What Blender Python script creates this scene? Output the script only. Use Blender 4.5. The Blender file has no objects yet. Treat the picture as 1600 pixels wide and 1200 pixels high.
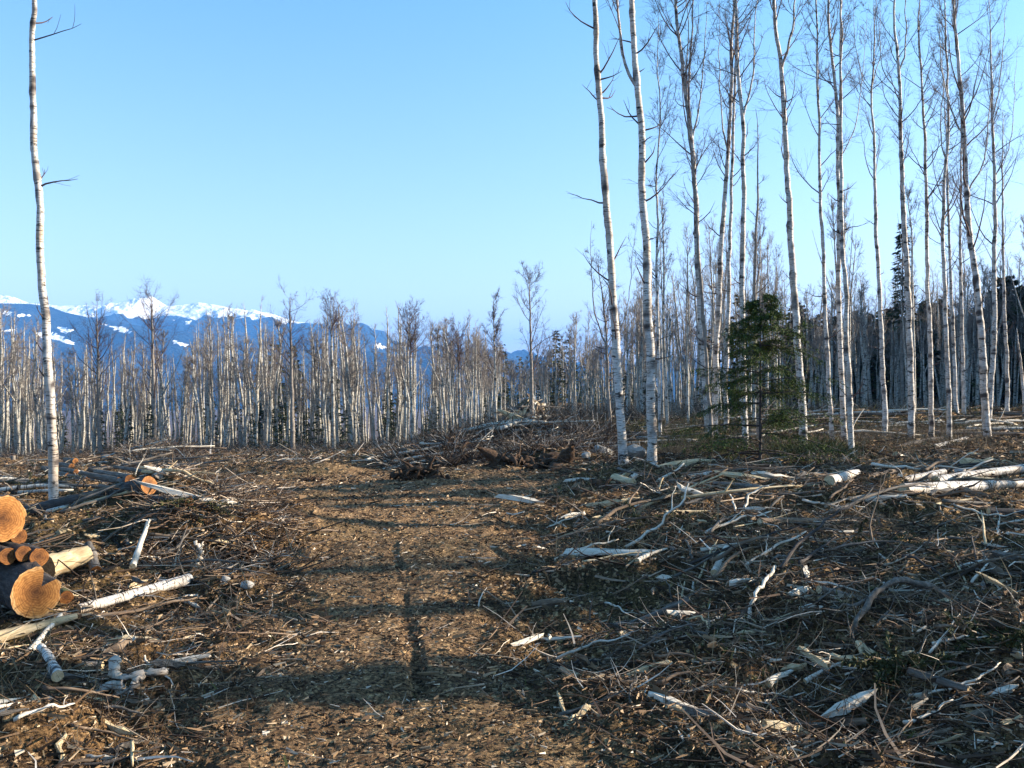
import bpy, math, random
import numpy as np
from mathutils import Vector, Matrix, Quaternion
from math import radians as RAD, pi as PI

# ------------------------------------------------------------------ camera, sky, sun, exposure
F = 1467.0; CX = 800.0; HY = 600.0; EYE = 1.8        # the photo is 1600 x 1200; horizon about mid-height
S = bpy.context.scene
C = S.collection
cam_d = bpy.data.cameras.new('camera'); cam = bpy.data.objects.new('camera', cam_d); C.objects.link(cam)
cam_d.sensor_width = 36.0; cam_d.lens = 36.0 * F / 1600.0
cam_d.clip_start = 0.1; cam_d.clip_end = 60000.0
cam.location = (0, 0, EYE); cam.rotation_euler = (RAD(90), 0, 0)
S.camera = cam
SUN_AZ, SUN_EL = 81.0, 20.5
W = bpy.data.worlds.new('World'); S.world = W; W.use_nodes = True
nt = W.node_tree
bg = nt.nodes['Background']
sky = nt.nodes.new('ShaderNodeTexSky'); sky.sky_type = 'NISHITA'; sky.sun_disc = False
sky.sun_elevation = RAD(SUN_EL); sky.sun_rotation = RAD(SUN_AZ)
sky.altitude = 600; sky.air_density = 1.0; sky.dust_density = 1.0; sky.ozone_density = 2.0
tint = nt.nodes.new('ShaderNodeMix'); tint.data_type = 'RGBA'; tint.blend_type = 'MULTIPLY'; tint.inputs[0].default_value = 1.0
wtc = nt.nodes.new('ShaderNodeTexCoord'); wsp = nt.nodes.new('ShaderNodeSeparateXYZ'); wrp = nt.nodes.new('ShaderNodeValToRGB')
nt.links.new(wtc.outputs['Generated'], wsp.inputs[0]); nt.links.new(wsp.outputs['Z'], wrp.inputs['Fac']); nt.links.new(wrp.outputs['Color'], tint.inputs[7])
wrp.color_ramp.elements[0].position = 0.0; wrp.color_ramp.elements[0].color = (1.42, 1.10, 1.04, 1)
wrp.color_ramp.elements[1].position = 0.42; wrp.color_ramp.elements[1].color = (0.80, 1.17, 1.22, 1)
nt.links.new(sky.outputs['Color'], tint.inputs[6]); nt.links.new(tint.outputs[2], bg.inputs['Color'])
bg.inputs['Strength'].default_value = 0.085
sd = bpy.data.lights.new('sun', 'SUN'); sun = bpy.data.objects.new('sun', sd); C.objects.link(sun)
sd.energy = 5.0; sd.angle = RAD(0.5); sd.color = (1.0, 0.87, 0.70)
sdir = Vector((math.cos(RAD(SUN_EL)) * math.sin(RAD(SUN_AZ)), math.cos(RAD(SUN_EL)) * math.cos(RAD(SUN_AZ)), math.sin(RAD(SUN_EL))))
sun.rotation_euler = sdir.to_track_quat('Z', 'Y').to_euler(); sun.location = (40, 0, 40)
S.view_settings.view_transform = 'Standard'; S.view_settings.look = 'None'
S.view_settings.exposure = 1.72; S.view_settings.gamma = 1.0
S.cycles.max_bounces = 6; S.cycles.diffuse_bounces = 3; S.cycles.volume_bounces = 0
S.cycles.transparent_max_bounces = 4

rng = np.random.default_rng(7)
random.seed(7)

# ------------------------------------------------------------------ mesh helpers
def norm(a):
    return a / np.maximum(np.linalg.norm(a, axis=-1, keepdims=True), 1e-9)

class MB:
    def __init__(s): s.V = []; s.Q = []; s.T = []; s.n = 0; s.A = []
    def add(s, V, Q=None, T=None, attr=None):
        V = np.asarray(V, float).reshape(-1, 3)
        s.V.append(V)
        if Q is not None and len(Q): s.Q.append(np.asarray(Q, np.int64).reshape(-1, 4) + s.n)
        if T is not None and len(T): s.T.append(np.asarray(T, np.int64).reshape(-1, 3) + s.n)
        s.A.append(np.zeros(len(V)) if attr is None else np.asarray(attr, float).ravel())
        s.n += len(V)
    def mesh(s, name, mat, smooth=True, attr=None):
        V = np.concatenate(s.V); Q = np.concatenate(s.Q) if s.Q else np.zeros((0, 4), int)
        T = np.concatenate(s.T) if s.T else np.zeros((0, 3), int)
        me = bpy.data.meshes.new(name)
        me.vertices.add(len(V)); me.vertices.foreach_set('co', V.astype(np.float32).ravel())
        nl = Q.size + T.size; me.loops.add(nl)
        me.loops.foreach_set('vertex_index', np.concatenate([Q.ravel(), T.ravel()]).astype(np.int32))
        npoly = len(Q) + len(T); me.polygons.add(npoly)
        st = np.concatenate([np.arange(len(Q)) * 4, len(Q) * 4 + np.arange(len(T)) * 3]).astype(np.int32)
        me.polygons.foreach_set('loop_start', st)
        me.polygons.foreach_set('use_smooth', np.full(npoly, smooth, dtype=bool))
        if attr:
            a = me.attributes.new(attr, 'FLOAT', 'POINT'); a.data.foreach_set('value', np.concatenate(s.A).astype(np.float32))
        me.update(calc_edges=True)
        me.materials.append(mat)
        return me
    def obj(s, name, mat, parent=None, smooth=True, attr=None, loc=None):
        o = bpy.data.objects.new(name, s.mesh(name, mat, smooth, attr)); C.objects.link(o)
        if loc is not None: o.location = loc
        if parent is not None: o.parent = parent
        return o

def tag(o, label=None, cat=None, group=None, kind=None):
    if label: o['label'] = label
    if cat: o['category'] = cat
    if group: o['group'] = group
    if kind: o['kind'] = kind
    return o
def empty(name, loc, label, cat, group=None):
    o = bpy.data.objects.new(name, None); C.objects.link(o); o.location = loc; o.empty_display_size = 0.2
    return tag(o, label, cat, group)
def copy_thing(o, loc=None, rz=None, sc=None, label=None, group=None):
    r = o.copy(); C.objects.link(r)
    for ch in CH.get(o.name, []):
        c = ch.copy(); C.objects.link(c); c.parent = r
    if loc is not None: r.location = loc
    if rz is not None: r.rotation_euler = (r.rotation_euler[0], r.rotation_euler[1], rz)
    if sc is not None: r.scale = (sc, sc, sc) if np.isscalar(sc) else sc
    if label: r['label'] = label
    if group: r['group'] = group
    return r
CH = {}

def tubes(P, R, n=3, flat=1.0, prof=None, cap=False):
    """many tubes at once: P (M,K,3), R (M,K)"""
    P = np.asarray(P, float); R = np.asarray(R, float)
    M, K, _ = P.shape
    Tn = norm(np.gradient(P, axis=1))
    ref = np.zeros_like(Tn); ref[..., 0] = 1.0
    bad = np.abs(Tn[:, :1, 0]) > 0.8
    ref[np.repeat(bad, K, 1)] = (0, 1, 0)
    a = norm(np.cross(Tn, ref)); b = np.cross(Tn, a)
    th = np.arange(n) * 2 * PI / n
    pr = np.ones(n) if prof is None else np.asarray(prof)
    ring = P[:, :, None, :] + R[:, :, None, None] * (a[:, :, None, :] * (np.cos(th) * pr)[None, None, :, None]
            + b[:, :, None, :] * (np.sin(th) * pr * flat)[None, None, :, None])
    V = ring.reshape(-1, 3)
    m = np.arange(M)[:, None, None] * K * n; k = np.arange(K - 1)[None, :, None] * n; i = np.arange(n)[None, None, :]
    j = (i + 1) % n
    Q = np.stack([m + k + i, m + k + j, m + k + n + j, m + k + n + i], -1).reshape(-1, 4)
    T = np.zeros((0, 3), int)
    if n == 3:
        mm = np.arange(M) * K * n
        T = np.concatenate([np.stack([mm + 2, mm + 1, mm], -1), np.stack([mm + (K - 1) * n, mm + (K - 1) * n + 1, mm + (K - 1) * n + 2], -1)])
    elif cap:
        c0 = len(V); V = np.concatenate([V, P[:, 0], P[:, -1]])
        tt = []
        for q in range(M):
            for s in range(n):
                e = (s + 1) % n; b0 = q * K * n
                tt.append((c0 + q, b0 + e, b0 + s)); tt.append((c0 + M + q, b0 + (K - 1) * n + s, b0 + (K - 1) * n + e))
        T = np.array(tt)
    return V, Q, T

def grow(S0, D0, L, K, up=0.0, jit=0.08, r=None):
    r = r or rng
    M = len(S0); P = np.zeros((M, K, 3)); P[:, 0] = S0; d = norm(np.asarray(D0, float)); st = (np.asarray(L, float) / (K - 1))[:, None]
    for k in range(1, K):
        d = norm(d + np.array([0, 0, 1.0]) * np.asarray(up).reshape(-1, 1) + r.normal(size=(M, 3)) * jit)
        P[:, k] = P[:, k - 1] + d * st
    return P
def taper(r0, r1, K):
    r0 = np.asarray(r0, float); t = np.linspace(0, 1, K)[None, :]
    return r0[:, None] * (1 - t) + np.asarray(r1, float).reshape(-1, 1) * t
def at_t(P, idx, t):
    K = P.shape[1]; f = np.clip(t, 0, 1) * (K - 1); k = np.minimum(f.astype(int), K - 2); w = (f - k)[:, None]
    return P[idx, k] * (1 - w) + P[idx, k + 1] * w, norm(P[idx, k + 1] - P[idx, k])

# ------------------------------------------------------------------ noise and terrain
def _h(ix, iy, s):
    n = (ix.astype(np.int64) * 374761393 + iy.astype(np.int64) * 668265263 + s * 974634777) & 0xffffffff
    n = ((n ^ (n >> 13)) * 1274126177) & 0xffffffff
    return ((n ^ (n >> 16)) & 0xffff) / 65535.0
def vnoise(x, y, s=0):
    ix = np.floor(x); iy = np.floor(y); fx = x - ix; fy = y - iy
    fx = fx * fx * fx * (fx * (fx * 6 - 15) + 10); fy = fy * fy * fy * (fy * (fy * 6 - 15) + 10)
    a = _h(ix, iy, s); b = _h(ix + 1, iy, s); c = _h(ix, iy + 1, s); d = _h(ix + 1, iy + 1, s)
    return (a * (1 - fx) + b * fx) * (1 - fy) + (c * (1 - fx) + d * fx) * fy - 0.5
def fbm(x, y, o=4, s=0):
    v = 0; a = 1.0
    for i in range(o):
        v = v + a * vnoise(x * 0.8 - y * 0.6, x * 0.6 + y * 0.8, s + i * 17); x, y = (x * 2.03 + 11.3, y * 2.03 + 4.7); a *= 0.5
    return v

_D = [1, 3, 5, 7, 10, 14, 20, 30, 45, 60, 80, 110, 160]
def _flat(D): return 600 + EYE * F / D
_tab = {}
def _row(u, d):
    r = []
    for D in _D: r.append(d.get(D, _flat(D)))
    _tab[u] = [EYE - (v - HY) * D / F for v, D in zip(r, _D)]
_row(-900, {14: 795, 20: 760, 30: 737, 45: 720, 60: 711, 80: 702, 110: 698, 160: 692})
_row(0, {14: 795, 20: 758, 30: 736, 45: 719, 60: 711, 80: 702, 110: 698, 160: 692})
_row(200, {14: 792, 20: 756, 30: 734, 45: 718, 60: 710, 80: 701, 110: 698, 160: 692})
_row(400, {14: 790, 20: 750, 30: 728, 45: 715, 60: 708, 80: 700, 110: 696, 160: 690})
_row(600, {14: 789, 20: 745, 30: 718, 45: 707, 60: 702, 80: 697, 110: 692, 160: 685})
_row(700, {20: 738, 30: 708, 45: 696, 60: 690, 80: 685, 110: 676, 160: 665})
_row(780, {20: 734, 30: 697, 45: 673, 60: 663, 80: 652, 110: 642, 160: 632})
_row(850, {20: 733, 30: 693, 45: 668, 60: 656, 80: 646, 110: 636, 160: 625})
_row(1000, {20: 731, 30: 688, 45: 664, 60: 652, 80: 643, 110: 634, 160: 624})
_row(1200, {20: 731, 30: 687, 45: 661, 60: 649, 80: 640, 110: 631, 160: 622})
_row(1600, {20: 731, 30: 687, 45: 660, 60: 648, 80: 639, 110: 630, 160: 620})
_row(2500, {20: 731, 30: 687, 45: 660, 60: 648, 80: 639, 110: 630, 160: 620})
_us = np.array(sorted(_tab)); _Z = np.array([_tab[u] for u in _us])
_far = [400, 1000, 3000, 16000]
_fz = np.array([[-26, -60, -90, -120] if u < 650 else ([-20, -50, -90, -120] if u < 800 else [-9, -30, -80, -120]) for u in _us], float)
_Z = np.concatenate([_Z, _fz], 1); _lD = np.log(np.array(_D + _far, float))
NU, ND = 240, 240
_ug = np.linspace(-900, 2500, NU); _lg = np.linspace(0, _lD[-1], ND)
_T1 = np.array([np.interp(_lg, _lD, z) for z in _Z])
_G = np.array([np.interp(_ug, _us, _T1[:, j]) for j in range(ND)]).T
def _blur(G, n):
    k = np.exp(-np.linspace(-2, 2, 2 * n + 1) ** 2); k /= k.sum()
    P = np.pad(G, ((n, n), (0, 0)), 'edge'); G = sum(k[i] * P[i:i + G.shape[0]] for i in range(2 * n + 1))
    P = np.pad(G, ((0, 0), (n, n)), 'edge'); return sum(k[i] * P[:, i:i + G.shape[1]] for i in range(2 * n + 1))
_G = _blur(_G, 4)
_rd = np.array([3, 5, 6.5, 8, 10, 12, 15, 18, 22, 27]); 
_rl = np.array([-1.6, -1.75, -2.1, -2.3, -2.6, -3.1, -4.3, -5.5, -7.5, -11.0])
_rr = np.array([0.6, 0.7, 0.5, 0.3, 0.45, 0.5, 1.0, 1.6, 0.2, -3.5])
def road(x, y):
    l = np.interp(y, _rd, _rl); r = np.interp(y, _rd, _rr)
    wob = fbm(x * 0.6, y * 0.6, 2, 91) * 0.7
    m = np.clip((x - l + wob) / 0.8, 0, 1) * np.clip((r - x + wob) / 0.8, 0, 1)
    return m * np.clip((29 - y) / 6, 0, 1) * (y > 0)
MOUNDS = [  # x, y, sx, sy, height
    (-4.2, 12.0, 1.4, 0.9, 0.62), (-3.3, 10.4, 0.8, 0.6, 0.48), (-3.6, 8.9, 0.8, 0.6, 0.12), (-6.5, 10.5, 1.6, 1.0, 0.15),
    (-1.9, 24.5, 1.6, 0.8, 0.45), (0.6, 27.0, 3.0, 1.0, 0.75), (-0.6, 29.5, 3.5, 1.2, 0.35), (2.8, 25.0, 1.8, 1.0, 0.35),
    (1.9, 16.5, 1.2, 0.7, 0.22), (2.8, 18.6, 1.4, 0.7, 0.25), (2.4, 12.5, 1.5, 0.9, 0.10), (5.8, 12.0, 2.0, 1.0, 0.14),
    (0.8, 46.0, 1.1, 1.3, 1.3), (-15.0, 40.0, 1.8, 1.6, 0.7), (-12, 30.0, 2.2, 1.2, 0.3), (-9.0, 17.0, 1.6, 1.0, 0.2), (-4.5, 22.5, 1.0, .6, .25),
    (15, 42, 7, 2.0, 0.55), (25, 44, 8, 2.0, 0.75), (4.0, 7.2, 1.4, 0.6, 0.10), (2.6, 5.6, 0.9, 0.5, 0.06), (6.5, 30, 3, 2, 0.3), (-3.3, 5.2, .8, .5, .08)]
RUTS = [[(-1.76, 13.3), (-1.62, 12.2), (-1.34, 10.6), (-1.05, 8.8), (-0.76, 6.95), (-0.53, 5.4)],
        [(-0.75, 12.0), (-0.57, 11.2), (-0.29, 10.5), (-0.07, 9.8), (0.18, 8.8)]]
def bank(x, y):
    r = np.interp(y, _rd, _rr)
    return 0.30 * np.clip((x - r) / 1.8, 0, 1) ** 1.3 * np.clip((22 - y) / 6, 0, 1) * np.clip((y - 2) / 3, 0, 1)
def hbase(x, y):
    x = np.asarray(x, float); y = np.asarray(y, float)
    r = np.maximum(np.hypot(x, y), 1.0); th = np.clip(np.arctan2(x, y), -RAD(47), RAD(47))
    u = np.clip(CX + F * np.tan(th), _ug[0], _ug[-1]); l = np.log(r)
    fu = (u - _ug[0]) / (_ug[1] - _ug[0]); fl = l / _lg[1]
    iu = np.clip(fu.astype(int), 0, NU - 2); il = np.clip(fl.astype(int), 0, ND - 2); wu = fu - iu; wl = np.clip(fl - il, 0, 1)
    z = (_G[iu, il] * (1 - wl) + _G[iu, il + 1] * wl) * (1 - wu) + (_G[iu + 1, il] * (1 - wl) + _G[iu + 1, il + 1] * wl) * wu
    z = z + bank(x, y)
    for mx, my, sx, sy, h in MOUNDS:
        z = z + h * np.exp(-((x - mx) / sx) ** 2 - ((y - my) / sy) ** 2)
    return z
def height(x, y):
    x = np.asarray(x, float); y = np.asarray(y, float)
    z = hbase(x, y); r = np.hypot(x, y); ro = road(x, y)
    near = np.clip(1 - (r - 100) / 60, 0, 1)
    k = 1 - 0.72 * ro
    z = z + near * k * (fbm(x * 0.75, y * 0.75, 3, 3) * 0.26 + fbm(x * 3.1, y * 3.1, 3, 5) * 0.13)
    z = z + near * (0.5 + 0.5 * k) * np.abs(fbm(x * 11, y * 11, 2, 9)) * 0.04
    far = np.clip((r - 60) / 100, 0, 1); z = z + far * fbm(x * 0.04, y * 0.04, 3, 21) * 1.6
    for pl in RUTS:
        pl = np.array(pl); o = np.argsort(pl[:, 1]); cx = np.interp(y, pl[o, 1], pl[o, 0])
        on = (y > pl[:, 1].min()) & (y < pl[:, 1].max())
        patch = np.clip(0.6 + 2.0 * fbm(x * 0 + 3.3, y * 1.3, 2, 77), 0, 1)
        z = z - np.where(on, 0.065 * patch * np.exp(-(np.abs(x - cx + 0.05 * fbm(x * 0, y * 2.5, 2, 5)) / 0.05) ** 3), 0)
    return z
def hz(x, y): return float(height(np.array([x]), np.array([y]))[0])
def pix(u, v, rmax=300.0):
    """ground point under a place in the photo"""
    t = np.exp(np.linspace(math.log(3.5), math.log(rmax), 1500)); x = (u - CX) / F * t; z = EYE - (v - HY) / F * t
    below = np.nonzero(z < hbase(x, t))[0]
    i = below[0] if len(below) else len(t) - 1
    return float(x[i]), float(t[i])

# ------------------------------------------------------------------ materials
def mat(name, rough=0.85, spec=0.2):
    m = bpy.data.materials.new(name); m.use_nodes = True; n = m.node_tree; b = n.nodes['Principled BSDF']
    b.inputs['Roughness'].default_value = rough; b.inputs['Specular IOR Level'].default_value = spec
    return m, n, b
def nd(n, t, **k):
    o = n.nodes.new(t)
    for a, v in k.items(): setattr(o, a, v)
    return o
def noise(n, vec, scale, detail=4, rough=0.6, dist=0.0):
    o = nd(n, 'ShaderNodeTexNoise'); o.inputs['Scale'].default_value = scale; o.inputs['Detail'].default_value = detail
    o.inputs['Roughness'].default_value = rough; o.inputs['Distortion'].default_value = dist
    n.links.new(vec, o.inputs['Vector']); return o.outputs['Fac']
def ramp(n, fac, stops, interp='LINEAR'):
    o = nd(n, 'ShaderNodeValToRGB'); o.color_ramp.interpolation = interp
    el = o.color_ramp.elements
    while len(el) < len(stops): el.new(0.5)
    for e, (p, c) in zip(el, stops):
        e.position = p; e.color = (*c, 1) if len(c) == 3 else c
    n.links.new(fac, o.inputs['Fac']); return o.outputs['Color']
def mix(n, fac, a, b, mode='MIX'):
    o = nd(n, 'ShaderNodeMix', data_type='RGBA', blend_type=mode)
    if isinstance(fac, (int, float)): o.inputs[0].default_value = fac
    else: n.links.new(fac, o.inputs[0])
    for i, c in ((6, a), (7, b)):
        if isinstance(c, tuple): o.inputs[i].default_value = (*c, 1)
        else: n.links.new(c, o.inputs[i])
    return o.outputs[2]
def mapping(n, vec, sc, loc=(0, 0, 0)):
    o = nd(n, 'ShaderNodeMapping'); o.inputs['Scale'].default_value = sc; o.inputs['Location'].default_value = loc
    n.links.new(vec, o.inputs['Vector']); return o.outputs['Vector']
def bump(n, b, fac, strength=0.5, dist=0.02):
    o = nd(n, 'ShaderNodeBump'); o.inputs['Strength'].default_value = strength; o.inputs['Distance'].default_value = dist
    n.links.new(fac, o.inputs['Height']); n.links.new(o.outputs['Normal'], b.inputs['Normal'])
def coords(n, rand=True):
    t = nd(n, 'ShaderNodeTexCoord'); v = t.outputs['Object']
    if rand:
        oi = nd(n, 'ShaderNodeObjectInfo'); ad = nd(n, 'ShaderNodeVectorMath', operation='MULTIPLY_ADD')
        n.links.new(oi.outputs['Random'], ad.inputs[0]); ad.inputs[1].default_value = (37.0, 53.0, 71.0); n.links.new(v, ad.inputs[2])
        v = ad.outputs[0]
    return v
MAT = {}
def m_ground():
    m, n, b = mat('ground_soil', 0.95, 0.1)
    g = nd(n, 'ShaderNodeNewGeometry').outputs['Position']
    big = noise(n, g, 0.35, 5, 0.6); mid = noise(n, g, 3.0, 6, 0.7); fine = noise(n, g, 38.0, 5, 0.75)
    base = ramp(n, mid, [(0.3, (0.030, 0.021, 0.013)), (0.48, (0.075, 0.048, 0.025)), (0.62, (0.15, 0.095, 0.046)), (0.75, (0.22, 0.145, 0.075))])
    tr = nd(n, 'ShaderNodeAttribute', attribute_name='track')
    base = mix(n, 1.0, base, (1.05, 0.98, 0.92), 'MULTIPLY')
    tk = ramp(n, mid, [(0.3, (0.095, 0.059, 0.033)), (0.5, (0.18, 0.113, 0.061)), (0.7, (0.26, 0.170, 0.095))])
    base = mix(n, tr.outputs['Fac'], base, tk)
    f2 = ramp(n, fine, [(0.36, (0.12, 0.11, 0.10)), (0.5, (0.8, 0.8, 0.8)), (0.66, (2.4, 2.3, 2.1))])
    c = mix(n, 1.0, base, f2, 'MULTIPLY')
    gr = ramp(n, big, [(0.5, (0, 0, 0)), (0.64, (1, 1, 1))])
    c = mix(n, mix(n, 0.55, (0, 0, 0), gr, 'MIX'), c, mix(n, 1.0, (0.085, 0.068, 0.028), f2, 'MULTIPLY'))
    vo = nd(n, 'ShaderNodeTexVoronoi'); vo.inputs['Scale'].default_value = 30.0; vo.inputs['Randomness'].default_value = 1.0
    n.links.new(mapping(n, g, (1.0, 0.55, 1.0)), vo.inputs['Vector'])
    chip = ramp(n, vo.outputs['Color'], [(0.70, (0, 0, 0)), (0.76, (1, 1, 1))], 'CONSTANT')
    c = mix(n, chip, c, mix(n, 1.0, (0.30, 0.20, 0.105), f2, 'MULTIPLY'))
    n.links.new(c, b.inputs['Base Color'])
    mm = nd(n, 'ShaderNodeMath', operation='MULTIPLY_ADD'); n.links.new(mid, mm.inputs[0]); mm.inputs[1].default_value = 1.2; n.links.new(fine, mm.inputs[2])
    bump(n, b, mm.outputs[0], 0.9, 0.035)
    return m
def m_island(name, stops, rough=0.85, nscale=0):
    m, n, b = mat(name, rough, 0.2)
    ge = nd(n, 'ShaderNodeNewGeometry'); c = ramp(n, ge.outputs['Random Per Island'], stops)
    if nscale:
        f = noise(n, coords(n), nscale, 4, 0.7); c = mix(n, 1.0, c, ramp(n, f, [(0.3, (0.45, 0.43, 0.4)), (0.6, (1.15, 1.1, 1.1))]), 'MULTIPLY')
    n.links.new(c, b.inputs['Base Color']); return m
def m_birch(name, white=(0.60, 0.56, 0.50), warm=(0.45, 0.36, 0.27), darkness=0.0):
    m, n, b = mat(name, 0.6, 0.25)
    v = coords(n)
    c = ramp(n, noise(n, mapping(n, v, (2, 2, 1.2)), 1.6, 4), [(0.35, warm), (0.55, white)])
    # fine lenticels, and wider black scars ringing part of the trunk
    le = ramp(n, noise(n, mapping(n, v, (7, 7, 75)), 1.0, 3, 0.6), [(0.55 - darkness * .3, (1, 1, 1)), (0.61, (0.12, 0.10, 0.09))])
    sc = ramp(n, noise(n, mapping(n, v, (3.0, 3.0, 8.0)), 1.0, 5, 0.7), [(0.57 - darkness, (1, 1, 1)), (0.615 - darkness, (0.07, 0.06, 0.055))])
    gry = ramp(n, noise(n, mapping(n, v, (8, 8, 20)), 2.0, 4, 0.7), [(0.3, (0.72, 0.72, 0.74)), (0.6, (1, 1, 1))])
    c = mix(n, 1.0, c, le, 'MULTIPLY'); c = mix(n, 1.0, c, sc, 'MULTIPLY'); c = mix(n, 1.0, c, gry, 'MULTIPLY')
    at = nd(n, 'ShaderNodeAttribute', attribute_name='scar')
    c = mix(n, at.outputs['Fac'], c, (0.045, 0.035, 0.032))
    n.links.new(c, b.inputs['Base Color'])
    bump(n, b, noise(n, mapping(n, v, (10, 10, 60)), 1.0, 4, 0.7), 0.35, 0.006)
    return m
def m_simple(name, cols, scale=(4, 4, 4), rough=0.85, bs=0.3, bd=0.01, detail=5):
    m, n, b = mat(name, rough, 0.2)
    v = mapping(n, coords(n), scale); f = noise(n, v, 1.0, detail, 0.7)
    k = len(cols); st = [(0.3 + 0.42 * i / (k - 1), c) for i, c in enumerate(cols)]
    n.links.new(ramp(n, f, st), b.inputs['Base Color']); bump(n, b, f, bs, bd); return m
def m_cut():
    m, n, b = mat('sawn_wood', 0.7, 0.2)
    t = nd(n, 'ShaderNodeTexCoord'); v = t.outputs['Object']
    sp = nd(n, 'ShaderNodeVectorMath', operation='MULTIPLY'); n.links.new(v, sp.inputs[0]); sp.inputs[1].default_value = (1, 1, 0)
    wob = nd(n, 'ShaderNodeTexNoise'); wob.inputs['Scale'].default_value = 9.0; n.links.new(v, wob.inputs['Vector'])
    ln = nd(n, 'ShaderNodeVectorMath', operation='LENGTH'); n.links.new(sp.outputs[0], ln.inputs[0])
    ma = nd(n, 'ShaderNodeMath', operation='MULTIPLY_ADD'); n.links.new(wob.outputs['Fac'], ma.inputs[0]); ma.inputs[1].default_value = 0.07; n.links.new(ln.outputs['Value'], ma.inputs[2])
    sn = nd(n, 'ShaderNodeMath', operation='SINE'); mu = nd(n, 'ShaderNodeMath', operation='MULTIPLY'); n.links.new(ma.outputs[0], mu.inputs[0]); mu.inputs[1].default_value = 360.0
    n.links.new(mu.outputs[0], sn.inputs[0])
    rr = ramp(n, sn.outputs[0], [(0.0, (0.76, 0.68, 0.6)), (0.7, (1.03, 1.03, 1.03))])
    body = ramp(n, ma.outputs[0], [(0.035, (0.09, 0.036, 0.012)), (0.075, (0.19, 0.078, 0.022)), (0.125, (0.34, 0.145, 0.038)), (0.20, (0.50, 0.24, 0.07)), (0.225, (0.58, 0.36, 0.16))])
    c = mix(n, 1.0, body, rr, 'MULTIPLY')
    at2 = nd(n, 'ShaderNodeTexNoise', noise_dimensions='3D'); gm = nd(n, 'ShaderNodeVectorMath', operation='NORMALIZE'); n.links.new(sp.outputs[0], gm.inputs[0])
    at2.inputs['Scale'].default_value = 5.0; at2.inputs['Detail'].default_value = 4; n.links.new(gm.outputs[0], at2.inputs['Vector'])
    c = mix(n, 1.0, c, ramp(n, at2.outputs['Fac'], [(0.33, (0.22, 0.17, 0.14)), (0.345, (1, 1, 1)), (0.6, (1, 1, 1)), (0.75, (0.85, 0.8, 0.75))]), 'MULTIPLY')
    st = ramp(n, noise(n, v, 30, 4, 0.7), [(0.35, (0.6, 0.55, 0.5)), (0.6, (1.1, 1.1, 1.1))])
    c = mix(n, 1.0, c, st, 'MULTIPLY')
    n.links.new(c, b.inputs['Base Color']); bump(n, b, noise(n, v, 60, 3), 0.2, 0.004); return m
MAT['ground'] = m_ground()
MAT['birch'] = m_birch('birch_bark')
MAT['forest_birch'] = m_birch('forest_bark', (0.50, 0.48, 0.42), (0.30, 0.26, 0.20), 0.02)
MAT['aspen'] = m_simple('grey_bark', [(0.11, 0.095, 0.08), (0.22, 0.19, 0.16), (0.34, 0.30, 0.26)], (3, 3, 10), bd=0.01)
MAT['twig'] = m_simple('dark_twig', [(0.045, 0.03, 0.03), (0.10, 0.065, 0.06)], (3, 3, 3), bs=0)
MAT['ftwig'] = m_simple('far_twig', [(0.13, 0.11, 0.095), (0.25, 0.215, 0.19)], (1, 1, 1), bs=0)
MAT['darkbark'] = m_simple('dark_bark', [(0.02, 0.018, 0.016), (0.06, 0.05, 0.045), (0.13, 0.11, 0.095)], (40, 40, 7), bs=1.0, bd=0.02)
MAT['greybark'] = m_simple('weathered_bark', [(0.05, 0.042, 0.035), (0.13, 0.11, 0.09), (0.24, 0.21, 0.18)], (30, 30, 6), bs=0.8, bd=0.01)
MAT['cut'] = m_cut()
MAT['pale'] = m_simple('pale_wood', [(0.28, 0.18, 0.09), (0.5, 0.38, 0.22), (0.68, 0.56, 0.38)], (30, 30, 5), bs=0.7, bd=0.012)
MAT['white'] = m_simple('peeled_wood', [(0.34, 0.27, 0.19), (0.58, 0.51, 0.41), (0.68, 0.63, 0.54)], (25, 25, 5), bs=0.5, bd=0.008)
MAT['stick'] = m_simple('stick_bark', [(0.06, 0.042, 0.032), (0.15, 0.105, 0.07), (0.30, 0.22, 0.15)], (12, 12, 3), bs=0.5, bd=0.006)
MAT['root'] = m_simple('root_soil', [(0.02, 0.013, 0.009), (0.06, 0.035, 0.02), (0.12, 0.07, 0.04)], (14, 14, 14), bs=1.0, bd=0.03)
MAT['rock'] = m_simple('rock_face', [(0.16, 0.15, 0.13), (0.30, 0.28, 0.25), (0.42, 0.40, 0.36)], (6, 6, 6), bs=0.8, bd=0.02)
MAT['needle'] = m_island('conifer_needles', [(0, (0.022, 0.040, 0.008)), (0.5, (0.050, 0.085, 0.016)), (0.85, (0.095, 0.13, 0.025)), (1, (0.16, 0.17, 0.04))])
MAT['boughleaf'] = m_island('bough_needles', [(0, (0.022, 0.026, 0.010)), (0.6, (0.048, 0.052, 0.018)), (1, (0.10, 0.09, 0.035))])
MAT['fneedle'] = m_island('far_needles', [(0, (0.016, 0.024, 0.010)), (0.6, (0.032, 0.046, 0.018)), (1, (0.06, 0.07, 0.028))])
MAT['chips'] = m_island('wood_chips', [(0, (0.02, 0.013, 0.009)), (0.36, (0.06, 0.036, 0.021)), (0.66, (0.135, 0.083, 0.045)), (0.86, (0.25, 0.165, 0.092)), (0.96, (0.44, 0.33, 0.21)), (1.0, (0.64, 0.56, 0.45))])
MAT['slash'] = m_island('slash_wood', [(0, (0.025, 0.017, 0.012)), (0.35, (0.085, 0.055, 0.036)), (0.66, (0.18, 0.125, 0.082)), (0.86, (0.38, 0.30, 0.21)), (1.0, (0.68, 0.61, 0.50))], nscale=3)
MAT['dry'] = m_island('dry_stalks', [(0, (0.07, 0.04, 0.025)), (0.5, (0.18, 0.12, 0.065)), (1, (0.34, 0.25, 0.14))])
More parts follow.
